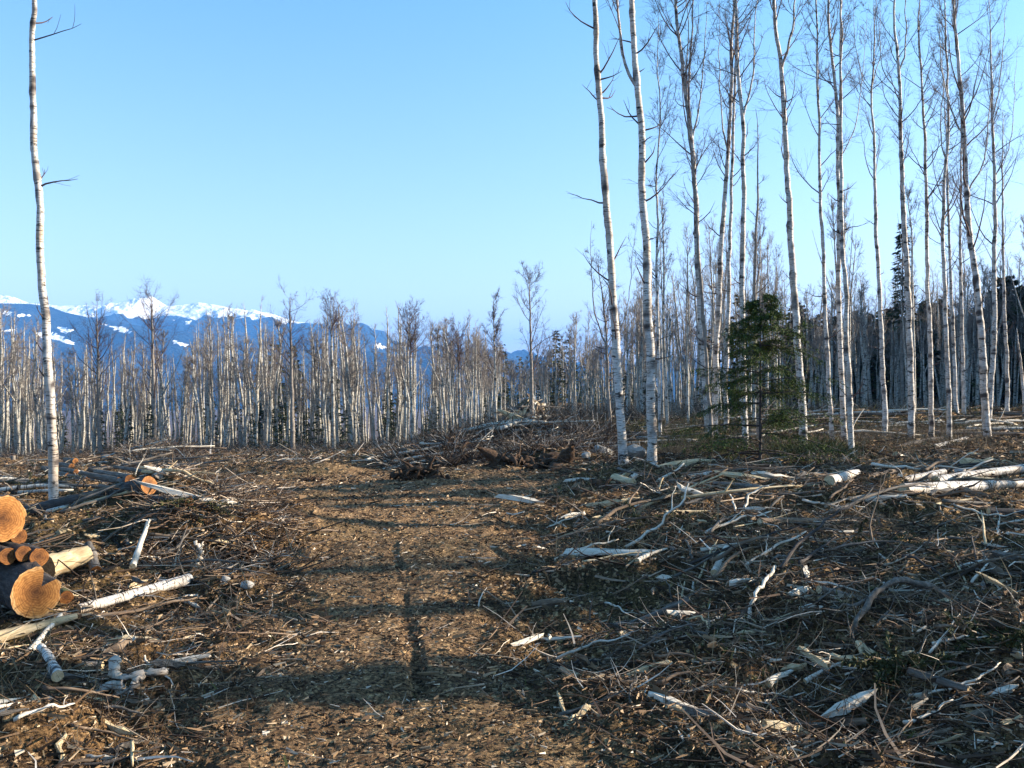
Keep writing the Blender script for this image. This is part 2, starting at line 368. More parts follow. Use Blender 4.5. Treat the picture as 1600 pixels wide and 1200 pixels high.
MAT['moss'] = m_island('moss_tuft', [(0, (0.035, 0.035, 0.012)), (0.5, (0.075, 0.075, 0.022)), (1, (0.15, 0.13, 0.05))])

# ------------------------------------------------------------------ ground
def build_ground():
    th = np.concatenate([np.linspace(-180, -42, 60)[:-1], np.linspace(-42, -33, 40)[:-1], np.linspace(-33, 33, 760), np.linspace(33, 42, 40)[1:], np.linspace(42, 180, 60)[1:-1]])
    r = np.concatenate([[0.3, 1.0, 1.8], np.exp(np.linspace(math.log(2.5), math.log(110), 800)), np.exp(np.linspace(math.log(115), math.log(16000), 60))])
    TH, R = np.meshgrid(np.radians(th), r); X = R * np.sin(TH); Y = R * np.cos(TH)
    Z = height(X, Y)
    nr, nc = X.shape
    V = np.stack([X, Y, Z], -1).reshape(-1, 3)
    i = np.arange(nr - 1)[:, None] * nc; j = np.arange(nc)[None, :]; k = (j + 1) % nc
    Q = np.stack([i + j, i + k, i + nc + k, i + nc + j], -1).reshape(-1, 4)
    V = np.concatenate([V, [[0, 0, float(Z[0].mean())]]]); c = len(V) - 1
    T = np.stack([np.full(nc, c), (np.arange(nc) + 1) % nc, np.arange(nc)], -1)
    mb = MB(); mb.add(V, Q[:, ::-1], T[:, ::-1], attr=road(V[:, 0], V[:, 1]))
    return tag(mb.obj('ground', MAT['ground'], attr='track'), kind='structure')
build_ground()

# ------------------------------------------------------------------ mountains
def m_mountain():
    m, n, b = mat('mountain_slope', 0.95, 0.05)
    g = nd(n, 'ShaderNodeNewGeometry').outputs['Position']
    f = noise(n, g, 0.006, 6, 0.65)
    fr = ramp(n, f, [(0.35, (0.008, 0.018, 0.030)), (0.65, (0.020, 0.034, 0.045))])
    at = nd(n, 'ShaderNodeAttribute', attribute_name='snow')
    s = ramp(n, at.outputs['Fac'], [(0.4, (0, 0, 0)), (0.6, (1, 1, 1))])
    bump(n, b, noise(n, g, 0.004, 6, 0.6), 0.8, 160.0)
    n.links.new(mix(n, s, fr, (0.9, 0.9, 0.9)), b.inputs['Base Color']); return m
MAT['mount'] = m_mountain()
PATCH = [[(55, 520), (65, 519), (82, 521), (97, 524), (101, 529), (116, 536), (115, 539), (100, 535), (80, 529), (58, 525)], [(88, 511), (102, 512), (116, 517), (105, 521), (96, 518)],
         [(172, 509), (187, 510), (200, 514), (208, 521), (197, 520), (182, 516)], [(268, 532), (280, 534), (296, 540), (290, 541), (275, 538)], [(132, 526), (142, 527), (146, 530), (138, 531)],
         [(3, 486), (18, 487), (18, 492), (5, 490)], [(28, 491), (48, 491), (48, 494), (30, 494)], [(585, 538), (595, 537), (605, 543), (600, 546), (590, 543)], [(288, 503), (300, 500), (297, 505)],
         [(0, 515), (12, 516), (25, 513), (22, 518), (0, 519)], [(160, 506), (168, 507), (165, 509)], [(320, 528), (326, 529), (322, 531)]]
def inside(u, v, poly):
    c = np.zeros(u.shape, bool); n = len(poly)
    for i in range(n):
        x1, y1 = poly[i]; x2, y2 = poly[(i + 1) % n]
        c ^= ((y1 > v) != (y2 > v)) & (u < (x2 - x1) * (v - y1) / (y2 - y1 + 1e-9) + x1)
    return c
def mountain(name, label, prof, dist, snowline, patches=False, base=-120.0, seed=1, sx=1.2, fr=0.55):
    pu = np.array([p[0] for p in prof], float); pv = np.array([p[1] for p in prof], float)
    u = np.concatenate([np.arange(-1100, -60, 14), np.arange(-60, 960, 1.25), np.arange(960, 2300, 14)])
    t = np.concatenate([np.linspace(0, 1, 110), 1 + np.linspace(0.02, 0.6, 10)])
    U, Tt = np.meshgrid(u, t)
    D = dist * (fr + (1 - fr) * Tt)
    vc = np.interp(U, pu, pv) + fbm(U * 0.045, U * 0 + 0.5, 4, seed + 40) * 1.3
    zc = EYE + (HY - vc) / F * dist
    X = (U - CX) / F * dist + 0 * D; Y = D
    tt = np.clip(Tt, 0, 1)
    prof_t = tt ** 1.35
    Z = base + (zc - base) * prof_t + fbm(X * 0.0022, Y * 0.0022, 5, seed) * 330 * np.sin(tt * PI) ** 0.8 * (dist / 7000)
    Z = np.where(Tt > 1, zc - (Tt - 1) * (zc - base) * 1.1, Z)
    alt = Z + fbm(X * 0.006, Y * 0.006, 5, seed + 9) * 130
    snow = np.clip((alt - snowline) / 50 + 0.5, 0, 1)
    if patches:
        pu_ = CX + F * X / Y; pv_ = HY - F * (Z - EYE) / Y
        pu_ = pu_ + fbm(pu_ * 0.4, pv_ * 0.4, 2, 3) * 3; pv2 = pv_ + fbm(pu_ * 0.4, pv_ * 0.4, 2, 8) * 1.5
        for p in PATCH: snow = np.where(inside(pu_, pv2, p), 1.0, snow)
    nr, nc = X.shape
    V = np.stack([X, Y, Z], -1).reshape(-1, 3)
    i = np.arange(nr - 1)[:, None] * nc; j = np.arange(nc - 1)[None, :]
    Q = np.stack([i + j, i + j + 1, i + nc + j + 1, i + nc + j], -1).reshape(-1, 4)
    mb = MB(); mb.add(V, Q, attr=snow.ravel())
    return tag(mb.obj(name, MAT['mount'], attr='snow'), kind='structure')
mountain('mountain', '', [(-1100, 520), (-500, 492), (-200, 478), (0, 474), (50, 475), (78, 479), (100, 488), (150, 498), (200, 506), (300, 519), (400, 530), (500, 542), (600, 552), (700, 566), (840, 590), (2300, 600)], 6000, 2000, True, seed=3)
mountain('mountain', '', [(-1100, 470), (-300, 450), (-60, 458), (0, 460), (20, 464), (45, 473), (95, 477), (130, 477), (180, 478), (212, 474), (228, 467), (238, 463), (248, 470), (262, 478), (275, 477), (312, 473), (350, 478), (380, 487), (420, 488), (440, 495), (455, 501), (470, 503), (520, 508), (540, 511), (570, 512), (600, 517), (625, 540), (660, 556), (700, 572), (840, 590), (2300, 600)], 8500, 556, True, seed=11)
mountain('mountain', '', [(-1100, 600), (600, 590), (660, 572), (700, 561), (740, 552), (762, 546), (790, 549), (815, 560), (845, 572), (900, 576), (925, 562), (945, 550), (975, 558), (1000, 572), (1100, 576), (1200, 566), (1300, 574), (2300, 580)], 7600, 2000, seed=23)

# ------------------------------------------------------------------ birch trees
def smooth_path(pts, n):
    pts = np.array(pts, float); s = np.concatenate([[0], np.cumsum(np.linalg.norm(np.diff(pts, axis=0), axis=1))])
    q = np.linspace(0, s[-1], n); P = np.stack([np.interp(q, s, pts[:, k]) for k in range(3)], -1)
    w = max(1, int(n / len(pts) / 2.0)); k = np.ones(2 * w + 1) / (2 * w + 1)
    Pp = np.concatenate([np.repeat(P[:1], w, 0) + (np.arange(-w, 0)[:, None]) * (P[1] - P[0]), P, P[-1] + (np.arange(1, w + 1)[:, None]) * (P[-1] - P[-2])])
    return np.stack([np.convolve(Pp[:, i], k, 'valid') for i in range(3)], -1), q
def crown(mb, P, Rt, s0, n1, Lm, r, dens=(6, 4), r2=0.006, r3=0.0035, up=(0.05, 0.22), droop=0.0, spread=1.0, smax=1.0):
    """branches on a trunk path: primaries, secondaries, fine twigs"""
    N = len(P)
    s = s0 + (smax - s0) * r.random(n1) ** 0.85; f = s * (N - 1); k = np.minimum(f.astype(int), N - 2)
    S0 = P[k]; az = r.random(n1) * 2 * PI; el = np.radians(r.uniform(22, 62, n1))
    D = np.stack([np.cos(az) * np.cos(el) * spread, np.sin(az) * np.cos(el) * spread, np.sin(el)], -1)
    L = Lm * (0.35 + 0.9 * (1 - s)) * r.uniform(0.45, 1.15, n1)
    P1 = grow(S0, D, L, 7, r.uniform(up[0], up[1], n1), 0.10, r)
    R1 = taper(np.minimum(Rt[k] * 0.42, 0.008 + L * 0.0075), 0.003, 7)
    mb.add(*tubes(P1, R1, 4)[:2])
    n2 = dens[0]; idx = np.repeat(np.arange(n1), n2); t = r.uniform(0.2, 1.0, len(idx))
    S2, D2 = at_t(P1, idx, t); D2 = norm(D2 + r.normal(size=D2.shape) * 0.55)
    L2 = L[idx] * r.uniform(0.18, 0.5, len(idx)) * (1.15 - 0.6 * t)
    P2 = grow(S2, D2, L2, 5, 0.07 - droop * 0.5, 0.13, r); mb.add(*tubes(P2, taper(np.full(len(idx), r2), r2 * 0.5, 5), 3)[:2])
    if dens[1]:
        i3 = np.repeat(np.arange(len(idx)), dens[1]); t = r.uniform(0.15, 1, len(i3))
        S3, D3 = at_t(P2, i3, t); D3 = norm(D3 + r.normal(size=D3.shape) * 0.6)
        L3 = np.clip(L2[i3] * r.uniform(0.3, 0.9, len(i3)), 0.12, 0.9)
        P3 = grow(S3, D3, L3, 4, 0.03 - droop, 0.15, r); mb.add(*tubes(P3, taper(np.full(len(i3), r3), r3 * 0.5, 4), 3)[:2])

def near_birch(label, trace, wb, fork=None, crown_s=0.45, n1=26, Lm=2.4, extra=0, total=None, dens=(7, 5), group=None, droop=0.02, bark='birch', name='birch_tree', stubs=9, top_frac=0.28, seed=0, dark=1.0, base_xy=None, k3=1.0):
    """trace: photo points (u,v), base first. wb: width at the base in photo pixels"""
    r = np.random.default_rng(seed + 100)
    if base_xy is None: bx, by = pix(*trace[0])
    else: bx, by = base_xy
    yy = by; pts = []
    for i, (u, v) in enumerate(trace):
        y = yy + (r.uniform(-0.15, 0.15) if i else 0); pts.append(((u - CX) / F * y, y, EYE - (v - HY) / F * y))
    z0 = hz(bx, by); pts[0] = (bx, by, z0 - 0.15)
    if total:
        d = np.array(pts[-1]) - np.array(pts[-2]); d /= np.linalg.norm(d); d = d * 0.5 + np.array([r.uniform(-.03, .03), r.uniform(-.03, .03), 0.6]); d /= np.linalg.norm(d)
        p = np.array(pts[-1]); rem = total - (p[2] - z0); k = 4
        if rem > 0.5:
            for _ in range(k):
                p = p + d * rem / k + r.normal(size=3) * 0.05; pts.append(tuple(p))
    h = pts[-1][2] - z0
    NP = int(max(60, h / 0.07)); P, q = smooth_path(pts, NP)
    P[:, 0] += fbm(q * 1.1, q * 0 + seed, 3, seed) * 0.05; P[:, 1] += fbm(q * 1.1, q * 0 + seed + 5, 3, seed) * 0.05
    rb = wb / 2 / F * yy
    t = np.linspace(0, 1, NP); R = rb * ((1 - t) ** 0.75 * (1 - top_frac * .35) + 0.06); R = R * (1 + 0.5 * np.exp(-q / 0.22))
    dk = np.zeros(NP)
    for _ in range(int(h * 2.6)):
        c = r.uniform(0.6, h); w = r.uniform(0.035, 0.095); a = np.exp(-((q - c) / w) ** 2); R = R * (1 + 0.12 * a); dk = np.maximum(dk, a * r.uniform(0.6, 1.3))
    dk = np.maximum(dk, np.clip((0.45 - q) / 0.5 + fbm(q * 4, q * 0, 2, 5) * 0.6, 0, 1) * 0.7) * dark
    root = empty(name, (bx, by, z0), label, 'tree', group)
    off = np.array([bx, by, z0])
    mb = MB(); n = 12
    V, Q, T = tubes(P[None] - off, R[None], n)
    ang = np.arange(n); A = dk[:, None] * np.clip(0.45 + 1.1 * np.cos(ang[None, :] * 2 * PI / n - (q[:, None] * 5.1)), 0.15, 1)
    V = V + r.normal(size=V.shape) * 0.0022
    mb.add(V, Q, attr=A.ravel())
    forks = []
    if fork:
        for (s_uv, e_uv, fr) in fork:      # a second leader rising from a point on the trunk
            zz = [EYE - (p[1] - HY) / F * yy for p in (s_uv, e_uv)]; xx = [(p[0] - CX) / F * yy for p in (s_uv, e_uv)]
            k = int(np.argmin(np.abs(P[:, 2] - zz[0]))); p0 = P[k]; 
            mid = (p0 + np.array([xx[1], yy, zz[1]])) / 2 + np.array([(xx[1] - xx[0]) * 0.22, 0, -(zz[1] - zz[0]) * 0.08]); e = np.array([xx[1], yy + r.uniform(-.3, .3), zz[1]])
            dd = (e - mid); dd /= np.linalg.norm(dd); dd = dd * 0.4 + np.array([0, 0, 0.6])
            fp, fq = smooth_path([p0, mid, e, e + dd * 1.2, e + dd * 2.6 + np.array([0.1, 0, 0.1])], 60)
            fp[:, 0] += fbm(fq * 1.6, fq * 0 + seed, 3, seed + 3) * 0.08
            fR = R[k] * fr * (1 - np.linspace(0, 1, 60) * 0.88)
            V, Q, T = tubes(fp[None] - off, fR[None], 8); mb.add(V, Q, attr=np.repeat(np.clip(fbm(fq * 5, fq * 0, 2, 8), 0, 1) + 0.25 * np.exp(-fq / .3), 8)); forks.append((fp, fR))
    mb.obj('trunk', MAT[bark], root, attr='scar')
    cb = MB(); n1 = int(n1 * (0.8 if k3 == 1.0 else 1.0))
    if n1: crown(cb, P - off, R, crown_s, n1, Lm, r, (dens[0] + 1, dens[1] + 1), 0.0045 * k3, 0.0028 * k3, droop=droop)
    for fp, fR in forks: crown(cb, fp - off, fR, 0.15, 10, 1.2, r, (5, 4), 0.005, 0.003, droop=droop)
    if stubs:
        k = (np.array([r.uniform(0.12, 0.75) for _ in range(stubs)]) * (NP - 1)).astype(int)
        az = r.random(stubs) * 2 * PI; D = np.stack([np.cos(az), np.sin(az) * 0.6, r.uniform(-0.1, 0.9, stubs)], -1)
        L = r.uniform(0.15, 0.95, stubs)
        Ps = grow(P[k] - off, D, L, 6, 0.10, 0.16, r); cb.add(*tubes(Ps, taper(np.clip(R[k] * 0.35, 0.008, 0.02), 0.003, 6), 4)[:2])
        i2 = np.repeat(np.arange(stubs), 2); S2, D2 = at_t(Ps, i2, r.uniform(0.3, 0.9, len(i2)))
        cb.add(*tubes(grow(S2, norm(D2 + r.normal(size=D2.shape) * .5), L[i2] * 0.45, 4, 0.05, 0.15, r), taper(np.full(len(i2), 0.005), 0.002, 4), 3)[:2])
    cb.obj('crown', MAT['twig'], root)
    return root

GR = 'birches left standing at the edge of the clearing'
near_birch('tall slim white birch standing alone at the left, behind the dark fallen log', [(87, 797), (84, 700), (76, 600), (70, 500), (64, 400), (60, 310), (56, 250), (54, 200), (51, 120), (53, 66), (54, 0)], 15, None, 0.72, 16, 1.8, total=13.0, stubs=10, seed=1, group=GR, dens=(5, 3))
near_birch('tall white birch right of the two rocks, left one of a close pair, leaning left', [(973, 725), (972, 690), (966, 600), (962, 500), (957, 440), (952, 360), (947, 300), (940, 210), (936, 140), (933, 66), (931, 0)], 14.5, None, 0.62, 16, 1.9, total=16, stubs=20, seed=2, group=GR, dens=(5, 3))
near_birch('tall white birch, right one of the close pair by the rocks, forked high up', [(1019, 728), (1018, 640), (1016, 560), (1013, 480), (1010, 400), (1007, 320), (1002, 230), (996, 140), (991, 66), (988, 0)], 15.5, [((997, 140), (968, 60), 0.55)], 0.62, 14, 1.9, total=16, stubs=18, seed=3, group=GR, dens=(5, 3))
near_birch('white birch behind the little hemlock, leftmost trunk of the dense clump', [(1107, 692), (1104, 640), (1098, 560), (1092, 450), (1090, 400), (1087, 330), (1084, 250), (1078, 185), (1066, 110), (1060, 66), (1056, 0)], 11.5, [((1083, 190), (1077, 66), 0.7), ((1086, 220), (1098, 120), 0.4)], 0.4, 40, 2.8, total=17, seed=4, group=GR, droop=0.10)
near_birch('thin grey-brown trunk leaning against the leftmost birch of the dense clump', [(1114, 700), (1108, 620), (1099, 500), (1093, 420), (1088, 340), (1082, 260), (1075, 200), (1072, 120)], 6.5, None, 0.5, 24, 1.9, total=13, seed=5, group=GR, droop=0.10, dark=1.6, bark='aspen', name='bare_tree')
near_birch('white birch in the dense clump leaning right towards its top, behind the hemlock', [(1118, 690), (1117, 600), (1120, 520), (1126, 420), (1130, 340), (1137, 240), (1141, 160), (1144, 66), (1146, 0)], 10.5, [((1138, 240), (1126, 130), 0.45)], 0.45, 30, 2.3, total=16.5, seed=6, group=GR, droop=0.06)
near_birch('slender pale birch in the middle of the dense clump behind the hemlock', [(1135, 680), (1133, 600), (1138, 480), (1139, 400), (1143, 320), (1147, 200), (1150, 100), (1150, 30)], 8, None, 0.5, 26, 2.1, total=16, seed=7, group=GR, droop=0.05, base_xy=(7.0, 30.6))
near_birch('white birch with a forked top at the right of the dense clump, above the hemlock', [(1166, 700), (1162, 620), (1160, 540), (1160, 420), (1163, 330), (1161, 250), (1162, 184), (1154, 120), (1152, 66), (1150, 0)], 10.5, [((1162, 185), (1180, 80), 0.6)], 0.45, 32, 2.4, total=16.5, seed=8, group=GR, droop=0.05)
near_birch('short dark dead trunk between the clump of birches and the lone birch', [(1186, 690), (1184, 600), (1178, 500), (1180, 400), (1183, 330), (1186, 250), (1185, 200), (1180, 170)], 7, None, 0.6, 12, 1.1, seed=9, group=GR, bark='aspen', name='bare_tree', dens=(4, 2))
near_birch('stout white birch just right of the hemlock, dark at its foot', [(1256, 702), (1254, 650), (1250, 590), (1245, 500), (1238, 400), (1234, 330), (1229, 250), (1225, 180), (1222, 106), (1214, 66), (1210, 0)], 13.5, [((1222, 108), (1233, 60), 0.7)], 0.5, 22, 2.4, total=16, seed=10, group=GR)
near_birch('thin white birch left of the twin trunks, twigs halfway up', [(1300, 694), (1296, 600), (1290, 500), (1285, 400), (1283, 330), (1280, 240), (1278, 170), (1276, 66), (1275, 0)], 7.5, None, 0.42, 30, 2.0, total=15.5, seed=11, group=GR, droop=0.04)
near_birch('white birch, left and straighter one of the touching twin trunks', [(1322, 700), (1318, 640), (1313, 540), (1310, 440), (1311, 340), (1311, 250), (1308, 165), (1302, 110), (1298, 66), (1295, 0)], 9.5, [((1309, 170), (1317, 66), 0.75), ((1313, 250), (1352, 130), 0.35)], 0.5, 26, 2.4, total=16.5, seed=12, group=GR, base_xy=(9.8, 27.6))
near_birch('white birch, right one of the touching twin trunks', [(1331, 712), (1328, 650), (1324, 560), (1321, 470), (1318, 400), (1316, 330), (1314, 260), (1312, 190)], 9.5, None, 0.6, 14, 1.8, total=13, seed=13, group=GR)
near_birch('white birch with dead stubs on its left, between the twins and the thick straight birch', [(1383, 682), (1381, 620), (1378, 520), (1373, 430), (1369, 350), (1366, 250), (1364, 170), (1362, 135), (1366, 66), (1366, 0)], 8.5, [((1363, 135), (1378, 50), 0.6), ((1363, 145), (1335, 70), 0.5)], 0.52, 26, 2.6, total=15.5, seed=14, group=GR)
near_birch('thick straight white birch in front of the tall thin spruce', [(1425, 687), (1424, 620), (1421, 520), (1416, 420), (1413, 340), (1408, 260), (1406, 180), (1405, 105), (1400, 66), (1397, 0)], 11, [((1405, 110), (1420, 50), 0.6), ((1406, 150), (1370, 70), 0.35)], 0.5, 24, 2.8, total=16.5, seed=15, group=GR)
near_birch('thin white birch next to the right of the thick straight one', [(1456, 686), (1455, 620), (1453, 520), (1449, 420), (1448, 330), (1445, 230), (1442, 160), (1437, 90), (1436, 20)], 8, None, 0.42, 36, 2.6, total=16, seed=16, group=GR)
near_birch('white birch whose top splits into a U of two leaders', [(1484, 688), (1482, 620), (1479, 520), (1475, 420), (1474, 330), (1474, 262), (1480, 250), (1483, 200), (1481, 120), (1478, 66), (1476, 0)], 8, [((1474, 262), (1466, 150), 0.55)], 0.4, 34, 2.4, total=15.5, seed=17, group=GR)
near_birch('very thin white birch behind the one with the split top', [(1495, 648), (1491, 560), (1487, 460), (1483, 380), (1481, 300), (1478, 200)], 6.5, None, 0.4, 26, 2.4, total=15, seed=18, group=GR)
near_birch('very thin white birch left of the big rough-barked one at the right', [(1506, 646), (1504, 560), (1502, 460), (1500, 380), (1502, 300), (1503, 200)], 6.5, None, 0.42, 26, 2.6, total=15.5, seed=19, group=GR)
near_birch('big leaning birch with rough dark bark near the right edge', [(1543, 690), (1538, 620), (1534, 540), (1529, 470), (1520, 400), (1513, 340), (1508, 260), (1505, 180), (1500, 120), (1494, 66), (1490, 0)], 12.5, [((1506, 215), (1475, 110), 0.4), ((1511, 300), (1545, 215), 0.35)], 0.34, 44, 3.2, total=16.5, seed=20, group=GR, dark=1.5)
near_birch('pale birch crossing behind the big leaning one near the right edge', [(1544, 664), (1549, 600), (1554, 520), (1554, 440), (1555, 340), (1553, 250), (1550, 160), (1548, 66), (1546, 0)], 9, [((1554, 280), (1590, 150), 0.4), ((1552, 190), (1565, 70), 0.6)], 0.34, 46, 3.4, total=17, seed=21, group=GR)
near_birch('thin white birch at the far right in front of the dark spruces', [(1575, 646), (1573, 560), (1570, 480), (1567, 400), (1566, 300)], 6.5, None, 0.5, 20, 2.2, total=14, seed=22, group=GR)
near_birch('slim leaning white birch close to the right edge, cut off short', [(1602, 650), (1596, 580), (1588, 512)], 6.5, None, 0.5, 0, 1.0, seed=23, group=GR, stubs=3)
near_birch('slim pale birch between the lone pair and the dense clump', [(1031, 690), (1029, 600), (1027, 500), (1026, 400), (1028, 330)], 5.5, None, 0.35, 34, 1.9, total=12, seed=24, group=GR)
near_birch('bare grey tree with a fan of upswept limbs behind the leaning birch', [(955, 700), (951, 620), (948, 540), (944, 490), (938, 440), (934, 405)], 6, [((947, 540), (925, 450), 0.7), ((949, 560), (985, 440), 0.5)], 0.3, 30, 2.2, seed=25, bark='aspen', name='bare_tree', group='bare grey trees rising above the far stand', dens=(8, 5), base_xy=(4.0, 38.0))
# bare broad trees rising above the far stand
AG = 'bare grey trees rising above the far stand'
def lone(label, u, vb, vt, D, w, n1, Lm, seed, cs=0.35, bark='aspen', fork=None):
    mid = (vb + vt) / 2
    return near_birch(label, [(u, vb), (u - 2, mid + 30), (u - 3, mid - 20), (u - 5, vt)], w, fork, cs, n1, Lm, seed=seed, bark=bark, name='bare_tree', group=AG, dens=(8, 5), stubs=0, base_xy=((u - CX) / F * D, D), droop=0.0, k3=(1.7 if D > 60 else 1.3))
lone('dark bare tree standing in the gap left of the leaning pair, broad fan of limbs', 832, 675, 430, 44, 6.5, 26, 2.6, 31)
lone('bare tree with wide upswept limbs in front of the snowy peak', 242, 705, 462, 74, 8.5, 34, 5.6, 32)
lone('slimmer bare tree left of the one before the snowy peak', 156, 707, 476, 76, 7.5, 30, 5.2, 33, 0.4)
lone('dark bare tree at the right end of the snowy ridge', 458, 700, 464, 72, 7.5, 28, 4.6, 34, 0.4)
lone('birch with a round brown crown above the middle of the far stand', 522, 700, 470, 72, 6.5, 34, 3.4, 36, 0.72, 'forest_birch')
lone('birch with a broad twiggy crown above the right part of the far stand', 645, 696, 490, 66, 6.5, 38, 3.8, 37, 0.66, 'forest_birch')
lone('bushy-topped birch left of the gap, above the fanned pole pile', 720, 688, 515, 58, 5.5, 38, 3.2, 38, 0.62, 'forest_birch')
lone('thin bare tree left of the gap above the brown heap', 776, 690, 455, 44, 4.5, 26, 1.5, 35, 0.35, 'forest_birch')

# ------------------------------------------------------------------ conifers
def conifer_mesh(h, wid, r, nb, nsub, s0=0.04, droop=-0.22, leaf=0.10, wleaf=0.035, irregular=0.3, needles=1):
    tb = MB(); K = 14; P = np.zeros((1, K, 3)); P[0, :, 2] = np.linspace(-0.1, h, K); P[0, :, 0] = fbm(np.linspace(0, 3, K), np.zeros(K), 2, int(r.integers(99))) * 0.02 * h
    tb.add(*tubes(P, taper([max(0.03, h * 0.011)], 0.006, K), 7)[:2])
    s = s0 + (0.985 - s0) * np.sort(r.random(nb)) ** 0.9; z = s * h; az = r.random(nb) * 2 * PI
    L = wid * (1 - s) ** 0.75 * (1 - irregular + 2 * irregular * r.random(nb)) + 0.05 * wid
    D = np.stack([np.cos(az), np.sin(az), r.uniform(-0.05, 0.35, nb)], -1); S0 = np.stack([np.interp(s, np.linspace(0, 1, K), P[0, :, 0]), 0 * z, z], -1)
    P1 = grow(S0, D, L, 6, droop * 0.35, 0.06, r); tb.add(*tubes(P1, taper(np.clip(L * 0.012, 0.006, 0.03), 0.003, 6), 3)[:2])
    fb = MB()
    idx = np.repeat(np.arange(nb), nsub); t = r.uniform(0.12, 1, len(idx)); S2, D2 = at_t(P1, idx, t)
    side = norm(np.cross(D2, [0, 0, 1.0])) * np.where(r.random(len(idx)) < 0.5, 1, -1)[:, None]
    D3 = norm(D2 * 0.7 + side * r.uniform(0.3, 1.0, len(idx))[:, None] + np.array([0, 0, -0.25]) + r.normal(size=D2.shape) * 0.18)
    L3 = leaf * (0.6 + 0.9 * r.random(len(idx))) * (0.5 + 0.8 * np.clip(L[idx] / wid, 0, 1)) * (1.3 - 0.6 * t)
    if needles > 1:     # each spray splits again into short needle-bearing twiglets
        P2 = grow(S2, D3, L3 * 1.8, 4, -0.1, 0.12, r); tb.add(*tubes(P2, taper(np.full(len(idx), 0.003), 0.0015, 4), 3)[:2])
        w4 = wleaf; i4 = np.repeat(np.arange(len(idx)), needles); t4 = r.uniform(0.05, 1, len(i4)); S2, Dx = at_t(P2, i4, t4)
        D3 = norm(Dx + r.normal(size=Dx.shape) * 0.75); L3 = leaf * 0.30 * r.uniform(0.5, 1.3, len(i4))
    nrm = norm(r.normal(size=D3.shape) * 0.6 + np.array([0, 0, 1.0])); sd = norm(np.cross(D3, nrm)); w = (wleaf * r.uniform(0.6, 1.3, len(L3)))[:, None]
    E = S2 + D3 * L3[:, None]; M_ = S2 + D3 * L3[:, None] * 0.45
    V = np.stack([S2, M_ + sd * w, E, M_ - sd * w], 1); Q = np.arange(len(L3) * 4).reshape(-1, 4)
    fb.add(V.reshape(-1, 3), Q)
    return tb, fb
def conifer(label, loc, h, wid, seed, nb, nsub, group=None, name='conifer', nm='fneedle', **k):
    r = np.random.default_rng(seed); tb, fb = conifer_mesh(h, wid, r, nb, nsub, **k)
    root = empty(name, loc, label, 'tree', group)
    a = tb.obj('trunk', MAT['darkbark'] if name != 'spruce' else MAT['aspen'], root); b = fb.obj('crown', MAT[nm], root, smooth=False); CH[root.name] = [a, b]
    return root
x, y = pix(1190, 726)
conifer('small dark green hemlock with drooping boughs at the foot of the birch clump', (x, y, hz(x, y)), 3.6, 1.75, 5, 80, 30, name='hemlock_tree', nm='needle', needles=24, leaf=0.20, wleaf=0.0065, droop=-0.17, irregular=0.65, s0=0.06)
conifer('tall thin spruce with sparse boughs behind the thick straight birch', (27.0, 65.0, hz(27, 65)), 13.4, 1.3, 6, 130, 14, name='spruce', nm='fneedle', leaf=0.5, wleaf=0.05, s0=0.45)

# ------------------------------------------------------------------ the far stands
protos = []
def proto_birch(i):
    r = np.random.default_rng(500 + i); h = 10.0
    root = empty('birch_tree', (0, 0, 0), 'x', 'tree'); K = 16
    q = np.linspace(0, 1, K); P = np.stack([fbm(q * 2.5, q * 0 + i, 2, i) * 0.9 * q, fbm(q * 2.5, q * 0 + i + 9, 2, i + 4) * 0.5 * q, q * h - 0.3], -1)
    R = 0.105 * (1 - q) ** 0.7 + 0.012
    mb = MB(); mb.add(*tubes(P[None], R[None], 6)[:2])
    if i % 3 == 1:
        k = int(K * 0.45); d = np.array([0.35, 0.1, 1.0]); t = np.linspace(0, 1, 8)[:, None]
        fp = P[k] + t * d * h * 0.4; fp[:, 0] += 0.3 * np.sin(t[:, 0] * 2); mb.add(*tubes(fp[None], (R[k] * 0.7 * (1 - t[:, 0] * 0.85))[None], 5)[:2])
    a = mb.obj('trunk', MAT['forest_birch'], root)
    cb = MB(); crown(cb, P, R, [0.5, 0.6, 0.42][i % 3], 24, [2.6, 2.0, 2.9][i % 3], r, (8, 4), 0.009, 0.006, up=(0.1, 0.3), spread=1.1)
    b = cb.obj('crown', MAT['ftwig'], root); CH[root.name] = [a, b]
    return root
protos = [proto_birch(i) for i in range(9)]
con_dense = [conifer('x', (0, 0, 0), 8.0, [1.7, 1.4, 2.0][i], 740 + i, 190, 12, name='spruce', leaf=0.5, wleaf=0.14) for i in range(3)]
con_protos = [conifer('x', (0, 0, 0), 8.0, [1.5, 1.1, 1.9, 1.3][i], 700 + i, 90, 9, name='spruce', leaf=0.42, wleaf=0.09) for i in range(4)]
used = set()
def put(protos, x, y, hgt, label, group, r, lean=0.05, base_h=10.0, thick=1.0):
    i = int(r.integers(len(protos))); p = protos[i]; z = hz(x, y) - 0.1; s = hgt / base_h
    o = p if p.name not in used else copy_thing(p)
    used.add(p.name)
    o.location = (x, y, z); o.scale = (s * thick, s * thick, s); o['label'] = label; o['group'] = group
    o.rotation_euler = (r.normal() * lean, r.normal() * lean, r.random() * 2 * PI)
    return o
SK = [(-200, 545), (0, 540), (60, 560), (100, 575), (200, 565), (300, 562), (350, 540), (400, 535), (440, 548), (520, 530), (600, 535), (650, 530), (700, 545), (760, 535), (800, 575), (840, 560), (880, 510), (950, 515), (1000, 470), (1100, 440), (1200, 455), (1300, 462), (1400, 462), (1500, 450), (1600, 440), (1900, 430)]
sku = [a for a, b in SK]; skv = [b for a, b in SK]
def htop(u, y, zg): return EYE + (HY - np.interp(u, sku, skv)) / F * y - zg
rf = np.random.default_rng(42)
left, mid, right = [], [], []
